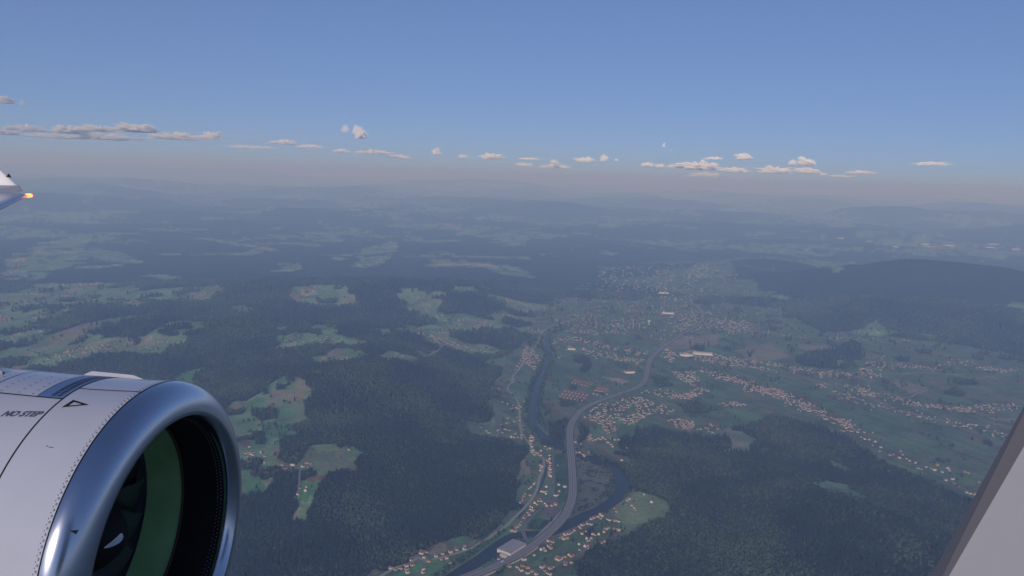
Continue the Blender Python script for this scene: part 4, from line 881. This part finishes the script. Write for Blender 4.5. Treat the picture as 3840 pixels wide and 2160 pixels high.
for i, (x0, y0, x1, y1) in enumerate(cl):
    q = np.random.default_rng(100 + i); D = q.uniform(38000, 52000); d = rays(np.array([[(x0 + x1) / 2, (y0 + y1) / 2]]))[0]; c = d * D
    rx, rz = (x1 - x0) / 2 / FPX * D, (y1 - y0) / 2 / FPX * D; ry = min(rx, 3 * rz)
    th = np.linspace(0, 2 * np.pi, nu, endpoint=False); ph_ = np.linspace(-np.pi / 2, np.pi / 2, nv)
    T, Pp = np.meshgrid(th, ph_); ex, ey, ez = np.cos(T) * np.cos(Pp), np.sin(T) * np.cos(Pp), np.sin(Pp)
    asp = rx / rz; o_ = i * 13.7
    f1 = np.maximum(fbm(ex * asp * 1.3 + o_, ez * 2 + 1.5 * ey + o_, .9, 3, 200), .05); f2 = fbm(ex * asp * 4 + o_, ez * 6 + ey * 3 - o_, 1.0, 4, 230)
    rr = .18 + 1.5 * f1 * (.25 + 1.35 * f2); zz_ = ez * rr; zz_ = np.where(zz_ < -.35, -.35 + (zz_ + .35) * .25, zz_)
    fw = np.array([d[0], d[1], 0]); fw /= np.linalg.norm(fw); rt = np.array([fw[1], -fw[0], 0])
    V_ = (ex * rr * rx)[..., None] * rt + (ey * rr * ry)[..., None] * fw + (zz_ * rz * 1.15)[..., None] * np.array([0, 0, 1.])
    a = (np.arange(nv - 1)[:, None] * nu + np.arange(nu)[None]).ravel(); b = (np.arange(nv - 1)[:, None] * nu + (np.arange(nu)[None] + 1) % nu).ravel()
    me = mesh_np('cloud', V_.reshape(-1, 3), np.stack([a, b, b + nu, a + nu], -1), [m_cloud], smooth=True)
    o = obj('cloud', me); o.location = (c[0], c[1], CAM_H + c[2])
    sz = 'long flat' if asp > 4 else ('small puffy' if rx < 700 else 'lumpy')
    tag(o, f'{ordinal(i)} cloud from left above the horizon, {sz} and pinkish white', 'cloud', 'small clouds along the horizon')

# ------------------------------------------------------------------ haze
m_haze = bpy.data.materials.new('haze'); m_haze.use_nodes = True; n = m_haze.node_tree.nodes; l = m_haze.node_tree.links
n.remove(n['Principled BSDF']); pv = n.new('ShaderNodeVolumePrincipled'); pv.inputs['Color'].default_value = (.41, .61, 1.0, 1); pv.inputs['Absorption Color'].default_value = (1, 1, 1, 1)
pv.inputs['Density'].default_value = 1.22e-4; pv.inputs['Anisotropy'].default_value = 0.0; l.new(pv.outputs[0], n['Material Output'].inputs['Volume'])
zb, zt, hb = float(tz.min()) - 1.5, CAM_H + 210, 128000.
v, f = boxm(2 * hb, 2 * hb, zb, zt)
tag(obj('haze', mesh_np('haze', v, f, [m_haze])), 'thin bluish haze lying over the whole valley', 'haze', kind='stuff')

# ------------------------------------------------------------------ the aeroplane the photograph was taken from
A0, E0 = R(7.6), R(-2.9)
FA, NA = np.array([math.cos(A0), -math.sin(A0), 0]), np.array([math.sin(A0), math.cos(A0), 0])
PFIT = R(-6.94)
plane = bpy.data.objects.new('airplane', None); COL.objects.link(plane)
tag(plane, 'white airliner with chrome-lipped engine and wingtip seen from its cabin window', 'airplane')
BASE = Matrix.Rotation(R(PITCH) - PFIT, 4, 'X') @ Matrix(((FA[0], NA[0], 0, 0), (FA[1], NA[1], 0, 0), (FA[2], NA[2], 1, 0), (0, 0, 0, 1)))
plane.matrix_world = Matrix.Translation((0, 0, CAM_H)) @ BASE
r2, u2, f2 = cam_axes(PFIT, R(ROLL))


def aray(key, pts):
    """view directions in the aeroplane's own axes: x forward, y to port, z up"""
    P = pix(key, pts); d = f2 + r2 * ((P[:, 0:1] - 1920) / FPX) - u2 * ((P[:, 1:2] - 1080) / FPX)
    return np.stack([d @ FA, d @ NA, d[:, 2]], -1)


m_paint = mat('aircraft_paint', (.44, .46, .535), .34, var=.07, scale=2.2, spec=.6)
m_paint.node_tree.nodes['Principled BSDF'].inputs['Coat Weight'].default_value = .7; m_paint.node_tree.nodes['Principled BSDF'].inputs['Coat Roughness'].default_value = .12
m_chrome = bpy.data.materials.new('polished_lip'); n, l, p = nodes_of(m_chrome)
p.inputs['Metallic'].default_value = 1; p.inputs['Base Color'].default_value = (.56, .59, .66, 1)
tc = n.new('ShaderNodeTexCoord'); no = n.new('ShaderNodeTexNoise'); no.inputs['Scale'].default_value = 3; no.inputs['Detail'].default_value = 5; l.new(tc.outputs['Object'], no.inputs['Vector'])
mr = n.new('ShaderNodeMapRange'); mr.inputs[3].default_value = .13; mr.inputs[4].default_value = .24; l.new(no.outputs['Fac'], mr.inputs[0]); l.new(mr.outputs[0], p.inputs['Roughness'])
m_seam = mat('seam', (.012, .012, .018), .8); m_liner = mat('inlet_liner', (.012, .011, .012), .7, var=.2, scale=20); m_green = mat('rub_strip', (.36, .62, .26), .75, var=.25, scale=4)
m_rim = mat('brown_seal', (.10, .05, .03), .8); m_blade = mat('fan_blade', (.16, .16, .18), .35, metal=.8, scale=3); m_grille = mat('grille', (.10, .17, .36), .35, var=.08, scale=4, spec=.6)
m_mark2 = mat('stencil', (.075, .095, .17), .6); m_rivet = mat('rivet', (.45, .45, .48), .35, metal=.7)
m_swirl = mat('spinner_white', (.75, .75, .75), .5)

PROF = [(-4.6, .62), (-4.2, .74), (-3.4, .98), (-2.6, 1.10), (-1.9, 1.16), (-1.5, 1.175), (-1.1, 1.185), (-.8, 1.195), (-.6, 1.203), (-.4, 1.216), (-.3, 1.225), (-.2, 1.231)]
_px = [a for a, b in PROF]; _pr = [b for a, b in PROF]
Rp = lambda x: float(np.interp(x, _px, _pr))
NS = 144


def rev(prof, n_=NS, closed_end=False):
    V_ = [(x, r_ * math.cos(2 * math.pi * i / n_), r_ * math.sin(2 * math.pi * i / n_)) for x, r_ in prof for i in range(n_)]
    F_ = [(k * n_ + i, k * n_ + (i + 1) % n_, (k + 1) * n_ + (i + 1) % n_, (k + 1) * n_ + i) for k in range(len(prof) - 1) for i in range(n_)]
    return V_, F_


def on(x, deg, off=0.):
    r_ = Rp(x) + off; return (x, r_ * math.cos(R(deg)), r_ * math.sin(R(deg)))


nac = obj('engine_nacelle', mesh_np('engine_nacelle', *rev(PROF), [m_paint], smooth=True), plane)
CE = np.array([-2.456, 5.729, -2.744]); CE = np.array([CE @ FA, CE @ NA, CE[2]])
nac.matrix_local = Matrix.Translation(tuple(CE)) @ Matrix.Rotation(-E0, 4, 'Y')
EN = np.array(Matrix.Rotation(-E0, 3, 'Y'))
lip = [(-.2 + .2 * math.sin(t), 1 + .231 * math.cos(t)) for t in np.linspace(0, math.pi / 2, 14)] + [(-.03 * (1 - math.cos(t)) - .08 * t / (math.pi / 2), 1 - .045 * math.sin(t)) for t in np.linspace(.12, math.pi / 2, 10)]
obj('inlet_lip', mesh_np('inlet_lip', *rev(lip), [m_chrome], smooth=True), nac)
obj('inlet_liner', mesh_np('inlet_liner', *rev([(-.11, .955), (-.2, .948), (-.35, .942), (-.47, .942)]), [m_liner], smooth=True), nac)
obj('seal_ring', mesh_np('seal_ring', *rev([(-.47, .942), (-.472, .932), (-.487, .932), (-.489, .942)]), [m_rim], smooth=True), nac)
obj('rub_strip', mesh_np('rub_strip', *rev([(-.489, .943), (-.6, .943), (-.82, .945)]), [m_green], smooth=True), nac)
fd = obj('fan_disc', mesh_np('fan_disc', *rev([(-.93, .95), (-.93, .02)], 64), [m_liner]), nac)
for k in range(18):
    a0 = 2 * math.pi * k / 18; V_ = []
    for j, r_ in enumerate(np.linspace(.26, .915, 8)):
        s_ = j / 7.; tw = .35 + .75 * s_; ch = .10 + .10 * math.sin(math.pi * min(1, s_ * 1.2) * .5); sw = .06 * math.sin(s_ * 5)
        for q in (-1, 0, 1):
            du = q * ch * math.sin(tw); dx = q * ch * math.cos(tw) + .015 * (q == 0); a = a0 + (du + sw) / r_
            V_.append((-.86 + dx * .45, r_ * math.cos(a), r_ * math.sin(a)))
    F_ = [(3 * j + q, 3 * j + q + 1, 3 * j + q + 4, 3 * j + q + 3) for j in range(7) for q in (0, 1)]
    o = obj('fan_blade', mesh_np('fan_blade', V_, F_, [m_blade], smooth=True), nac)
spn = [(-.40, .004), (-.42, .06), (-.47, .14), (-.55, .22), (-.66, .29), (-.78, .33), (-.90, .345)]
obj('spinner', mesh_np('spinner', *rev(spn, 48), [m_liner], smooth=True), nac)
sx_, sr_ = [a for a, b in spn][::-1], [b for a, b in spn][::-1]
# white comma painted on the spinner, facing the cabin
def to_engine(key, pts):
    """cabin eye point and view directions in the engine's axes"""
    return EN.T @ (-CE), aray(key, pts) @ EN


def on_spinner(key, pts):
    o, D = to_engine(key, pts); out = []
    for d in D:
        d = d / np.linalg.norm(d); T = np.linspace(4, 10, 3000); P = o + T[:, None] * d; rr = np.hypot(P[:, 1], P[:, 2]); lim = np.interp(P[:, 0], sx_, sr_, left=-1, right=-1)
        hit = np.nonzero(rr < lim + .004)[0]; out.append(P[hit[0]] if len(hit) else P[np.abs(P[:, 0] + .66).argmin()])
    return out


lo_, up_ = np.array([(705, 1262), (735, 1258), (770, 1247), (810, 1226), (830, 1205), (838, 1180)]), np.array([(705, 1260), (716, 1247), (760, 1214), (800, 1178), (815, 1162), (830, 1157)])
tt = np.linspace(0, 5, 19); rows_ = [np.stack([np.interp(tt, range(6), q[:, 0]), np.interp(tt, range(6), q[:, 1])], -1) for q in (lo_, up_)]
cm = on_spinner('n', np.vstack([rows_[0] * (1 - w_) + rows_[1] * w_ for w_ in np.linspace(0, 1, 7)]))
obj('spinner_mark', mesh_np('spinner_mark', cm, [(a * 19 + i, a * 19 + i + 1, a * 19 + i + 20, a * 19 + i + 19) for a in range(6) for i in range(18)], [m_swirl]), nac)


def patch(x0, x1, d0, d1, off, nx=2, nd=2):
    """a piece of skin lying on the cowl between stations x0..x1 and clock angles d0..d1"""
    V_ = [on(x0 + (x1 - x0) * i / nx, d0 + (d1 - d0) * j / nd, off) for i in range(nx + 1) for j in range(nd + 1)]
    return V_, [(i * (nd + 1) + j, i * (nd + 1) + j + 1, (i + 1) * (nd + 1) + j + 1, (i + 1) * (nd + 1) + j) for i in range(nx) for j in range(nd)]


def merge(lst):
    V_, F_ = [], []
    for v, f in lst: F_ += [tuple(i + len(V_) for i in q) for q in f]; V_ += list(v)
    return V_, F_


def dots(pts, r_, inward=False):
    out = []
    for x, a, rad in pts:
        c = np.array((x, rad * math.cos(a), rad * math.sin(a))); nn = np.array((0, math.cos(a), math.sin(a))) * (-1 if inward else 1); t1 = np.array((1., 0, 0)); t2 = np.cross(nn, t1)
        v = [c + r_ * (t1 * math.cos(k * math.pi / 3) + t2 * math.sin(k * math.pi / 3)) for k in range(6)] + [c + nn * r_ * .55 + r_ * .5 * (t1 * math.cos(k * math.pi / 3) + t2 * math.sin(k * math.pi / 3)) for k in range(6)]
        out.append((v, [(k, (k + 1) % 6, 6 + (k + 1) % 6, 6 + k) for k in range(6)] + [tuple(range(6, 12))]))
    return merge(out)


for x0, x1, d0, d1, nx, nd in [(-.694, -.683, -180, 180, 1, 180), (-.205, -.197, -180, 180, 1, 180), (-4, -.694, 105.6, 106.2, 20, 1), (-.683, -.205, 97.4, 97.9, 6, 1), (-4, -1.45, 93, 93.4, 10, 1), (-1.30, -1.294, 60, 106, 1, 40), (-.892, -.886, 40, 105.7, 1, 50)]:
    obj('panel_seam', mesh_np('panel_seam', *patch(x0, x1, d0, d1, .0025, nx, nd), [m_seam], smooth=True), nac)
gr = obj('exhaust_grille', mesh_np('exhaust_grille', *patch(-.886, -.692, 40, 105.6, .0015, 2, 60), [m_grille], smooth=True), nac)
obj('grille_slot', mesh_np('grille_slot', *merge([patch(xx, xx + .034, d_, d_ + .55, .004, 1, 1) for d_ in np.arange(42, 104, 1.05) for xx in (-.80, -.755)]), [m_seam]), gr)
obj('rivet_row', mesh_np('rivet_row', *dots([(-.222, R(a), Rp(-.222)) for a in np.arange(0, 360, 1.7)], .0095), [m_rivet]), nac)['kind'] = 'stuff'
obj('rivet_row', mesh_np('rivet_row', *dots([(-.236, R(a + .8), Rp(-.236)) for a in np.arange(0, 360, 1.7)], .004), [m_seam]), nac)['kind'] = 'stuff'
obj('inner_rivet_row', mesh_np('inner_rivet_row', *dots([(xx, R(a + k_), .951) for xx, k_ in ((-.135, 0), (-.165, .9)) for a in np.arange(0, 360, 1.9)], .005, True), [m_rivet]), nac)['kind'] = 'stuff'
obj('cowl_fastener', mesh_np('cowl_fastener', *merge([patch(xx, xx + .018, d_, d_ + .25, .003, 1, 1) for xx in (-.95, -1.06, -1.2, -1.36) for d_ in np.arange(88, 105, 2.7)]), [m_seam]), nac)
tri_o = [(-.625, 110.6), (-.605, 106.0), (-.452, 108.2)]; cx_, cd_ = np.mean(tri_o, 0)
V_, F_ = [], []
for x, d in tri_o:
    V_ += [on(x, d, .003), on(cx_ + (x - cx_) * .5, cd_ + (d - cd_) * .5, .003)]
for k in range(3): F_.append((2 * k, 2 * ((k + 1) % 3), 2 * ((k + 1) % 3) + 1, 2 * k + 1))
obj('triangle_mark', mesh_np('triangle_mark', V_, F_, [m_seam]), nac)
obj('cowl_scratch', mesh_np('cowl_scratch', *merge([patch(-.478, -.445, 127.4, 127.6, .003, 1, 1), patch(-.497, -.490, 127.0, 127.4, .003, 1, 1)]), [m_seam]), nac)
# stencilled warning, laid on the cowl
tcv = bpy.data.curves.new('lettering', 'FONT'); tcv.body = 'NO STEP'; tcv.size = 1.0; tcv.shear = .35; tcv.offset = .045; tcv.resolution_u = 3
to = bpy.data.objects.new('lettering_source', tcv); COL.objects.link(to)
tm = to.evaluated_get(bpy.context.evaluated_depsgraph_get()).to_mesh(); tv = np.array([v.co[:] for v in tm.vertices]); tf = [tuple(q.vertices) for q in tm.polygons]
bpy.data.objects.remove(to)
x0_, x1_ = tv[:, 0].min(), tv[:, 0].max(); h_ = tv[:, 1].max()
LV = [on(-.985 + (a - x0_) / (x1_ - x0_) * .275, 116.6 - 1.6 * (a - x0_) / (x1_ - x0_) - b / h_ * 2.6 + .9, .003) for a, b, c in tv]
obj('no_step_lettering', mesh_np('no_step_lettering', LV, tf, [m_mark2]), nac)
# small arrow marks on the polished lip
def lip_tri(deg, s, inner=False):
    V_ = []
    for dx, dd in ((-.02, 0), (.010, .8), (.016, -.6)):
        t = math.asin(min(1, max(0, (-.075 + dx + .2) / .2))); x = -.2 + .2 * math.sin(t); r_ = 1 + .231 * math.cos(t) + .004; a = R(deg + dd * s); V_.append((x + .002, r_ * math.cos(a), r_ * math.sin(a)))
    return V_, [(0, 1, 2)]


obj('lip_mark', mesh_np('lip_mark', *lip_tri(151, 1.0), [m_seam]), nac)
# strake on the far shoulder and the pylon over the aft cowl
sk = [on(-1.0, 73, 0), on(-.5, 73, 0), on(-.60, 73, .03), on(-.94, 73, .035)]
sk += [on(-1.0, 74.2, 0), on(-.5, 73.6, 0), on(-.60, 73.5, .03), on(-.94, 73.7, .035)]
obj('strake', mesh_np('strake', sk, [(0, 1, 2, 3), (7, 6, 5, 4), (3, 2, 6, 7), (2, 1, 5, 6), (0, 3, 7, 4)], [m_paint]), nac)
py_ = []
for x, w_, top, base in ((-1.42, .02, 1.19, 1.10), (-1.6, .16, 1.25, 1.08), (-2.0, .24, 1.36, 1.05), (-3.2, .30, 1.62, .95), (-4.6, .26, 1.72, .60)):
    py_ += [(x, -w_, base), (x, -w_ * .95, top - .08), (x, -w_ * .5, top), (x, w_ * .5, top), (x, w_ * .95, top - .08), (x, w_, base)]
obj('pylon', mesh_np('pylon', py_, [(6 * k + i, 6 * k + i + 1, 6 * k + 7 + i, 6 * k + 6 + i) for k in range(4) for i in range(5)], [m_paint], smooth=True), nac)

# wing: lofted aerofoil sections, root to tip (leading edge, chord)
def section(le, chord, thick, nn=12):
    out = []
    for t in np.linspace(0, 2 * math.pi, 2 * nn, endpoint=False):
        u = (1 + math.cos(t)) / 2   # 1 at trailing .. 0 leading
        yt = thick * 5 * (.2969 * math.sqrt(u) - .126 * u - .3516 * u * u + .2843 * u ** 3 - .1036 * u ** 4)
        out.append((le[0] - u * chord, le[1], le[2] + math.copysign(yt, math.sin(t)) * chord * (.9 if math.sin(t) > 0 else .6)))
    return out


dt = aray('S', [(108, 733), (0, 787)]); LT = 21.5
tip = dt[0] / dt[0][1] * LT
k2 = dt[1] / dt[1][1] * 17.5
slope = (k2 - tip) / (k2[1] - tip[1])
root = tip + slope * (2.0 - LT)
secs = [section(tip + slope * (yy - LT), ch, th) for yy, ch, th in ((2.0, 8.4, .13), (8.0, 5.4, .12), (15, 3.6, .11), (20.6, 2.6, .10), (21.3, 2.2, .09))]
secs.append([(q[0] * .5 + (tip[0] - .9) * .5, LT + .05, q[2] * .3 + tip[2] * .7) for q in section(tip, 2.0, .06)])
nn2 = 24; WV = [q for s_ in secs for q in s_]
WF = [(k * nn2 + i, k * nn2 + (i + 1) % nn2, (k + 1) * nn2 + (i + 1) % nn2, (k + 1) * nn2 + i) for k in range(len(secs) - 1) for i in range(nn2)] + [tuple((len(secs) - 1) * nn2 + i for i in range(nn2))]
wing = obj('wing', mesh_np('wing', WV, WF, [mat('wing_grey', (.40, .44, .52), .22, var=.04, scale=.8, spec=.8)], smooth=True), plane)
wl0, wl1 = aray('S', [(88, 716), (-290, 300)]); b0 = wl0 / wl0[1] * (LT - .25); b1 = wl1 / wl1[1] * (LT + .9)
WL = []
for s_ in np.linspace(0, 1, 6):
    c = b0 * (1 - s_) + b1 * s_; c[1] = b0[1] + (b1[1] - b0[1]) * s_ ** 1.5; ch = 2.3 * (1 - s_) + .9 * s_
    for t in np.linspace(0, 2 * math.pi, 16, endpoint=False):
        u = (1 + math.cos(t)) / 2; yt = .09 * 5 * (.2969 * math.sqrt(u) - .126 * u - .3516 * u * u + .2843 * u ** 3 - .1036 * u ** 4) * ch
        WL.append((c[0] - u * ch, c[1] + math.copysign(yt, math.sin(t)), c[2]))
wlt = obj('winglet', mesh_np('winglet', WL, [(k * 16 + i, k * 16 + (i + 1) % 16, (k + 1) * 16 + (i + 1) % 16, (k + 1) * 16 + i) for k in range(5) for i in range(16)] + [tuple(80 + i for i in range(16))], [mat('winglet_white', (.80, .79, .78), .35, var=.02, scale=1)], smooth=True), wing)
# pale leading-edge strip, dark notch and grey sheet painting the shade of the winglet's root curve
def wpt(px_, py, y_): return tuple(aray('S', [(px_, py)])[0] / aray('S', [(px_, py)])[0][1] * y_)
obj('leading_edge_mark', mesh_np('leading_edge_mark', [wpt(22, 664, LT - .42), wpt(33, 650, LT - .42), wpt(44, 666, LT - .40)], [(0, 1, 2)], [m_seam]), wing)
obj('winglet_blend_shade', mesh_np('winglet_blend_shade', [wpt(-80, 694, LT - .5), wpt(72, 695, LT - .38), wpt(88, 716, LT - .3), wpt(60, 722, LT - .34), wpt(-80, 718, LT - .55)], [(0, 1, 2, 3, 4)], [mat('blend_shade_grey', (.22, .24, .32), .4)]), wing)
V_, F_ = ico()[0], ico()[1]
lc = dt[0] / dt[0][1] * (LT + .02)
obj('navigation_light', mesh_np('navigation_light', V_ * np.array((.13, .09, .07)) + lc, [tuple(map(int, q)) for q in F_], [mat('red_lamp', (.6, .05, .02), .3, emit=((1.0, .10, .03), 8))], smooth=True), wing)

# fuselage skin round the seat (port half) and the sidewall panel with its window
RF, AX, AZ = 1.98, -1.70, -.5
ths = np.radians(np.arange(-86, 100.1, 3)); xs = np.linspace(-.84, 1.4, 29); V_ = []
for x in xs:
    for t in ths: V_.append((x, AX + RF * math.cos(t), AZ + RF * math.sin(t)))
k = len(ths); F_ = []
for i in range(len(xs) - 1):
    for j in range(k - 1):
        xm = (xs[i] + xs[i + 1]) / 2; zm = AZ + RF * math.sin((ths[j] + ths[j + 1]) / 2)
        if abs(xm) < .36 and abs(zm - .02) < .34 and math.cos(ths[j]) > 0: continue
        F_.append((i * k + j, i * k + j + 1, (i + 1) * k + j + 1, (i + 1) * k + j))
obj('fuselage', mesh_np('fuselage', V_, F_, [m_paint], smooth=True), plane)


def contour(pa, pb, dep):
    a, b = aray('S', [pa, pb]); P = (a / a[1] * dep)[[0, 2]]; Q = (b / b[1] * dep)[[0, 2]]; d = P - Q; d /= np.linalg.norm(d)
    P2, Q2 = P + d * .02, Q - d * .02
    out = [Q2, P2]
    def arc(p0, p1, p2, n_=8): return [(1 - t) ** 2 * p0 + 2 * t * (1 - t) * p1 + t * t * p2 for t in np.linspace(0, 1, n_)[1:]]
    top, left, bot = .20, -.22, Q2[1] - .012; xr = P2[0] + .012
    v = np.array
    out += arc(P2, P2 + d * .024, v([xr + .004, P2[1] + .05])) + [v([xr + .004, top - .08])] + arc(v([xr + .004, top - .08]), v([xr, top]), v([xr - .09, top])) + [v([left + .09, top])]
    out += arc(v([left + .09, top]), v([left, top]), v([left, top - .08])) + [v([left, bot + .08])] + arc(v([left, bot + .08]), v([left, bot]), v([left + .08, bot])) + [v([Q2[0] - .05, bot])] + arc(v([Q2[0] - .05, bot]), Q2 - d * .016, Q2)[:-1]
    return out


K0 = contour((3798, 1600), (3490, 2160), .170); K1 = contour((3840, 1674), (3559, 2160), .164); nk = len(K0)
K2 = []
for q in K1:
    dvec = q - np.array([-.05, 0.]); s_ = min(.62 / max(abs(dvec[0]), 1e-6), .55 / max(abs(dvec[1]), 1e-6)); K2.append(np.array([-.05, 0.]) + dvec * s_)
def ringm(Ka, ya, Kb, yb):
    return [(q[0], ya, q[1]) for q in Ka] + [(q[0], yb, q[1]) for q in Kb], [(i, (i + 1) % nk, nk + (i + 1) % nk, nk + i) for i in range(nk)]
cw = obj('cabin_sidewall', mesh_np('cabin_sidewall', *ringm(K1, .164, K2, .160), [mat('sidewall_panel', (.30, .315, .36), .6, var=.03, scale=3, bump=.05)]), plane)
obj('window_reveal', mesh_np('window_reveal', *ringm(K1, .164, K0, .170), [mat('window_seal', (.27, .25, .25), .6, var=.05, scale=8)]), cw)
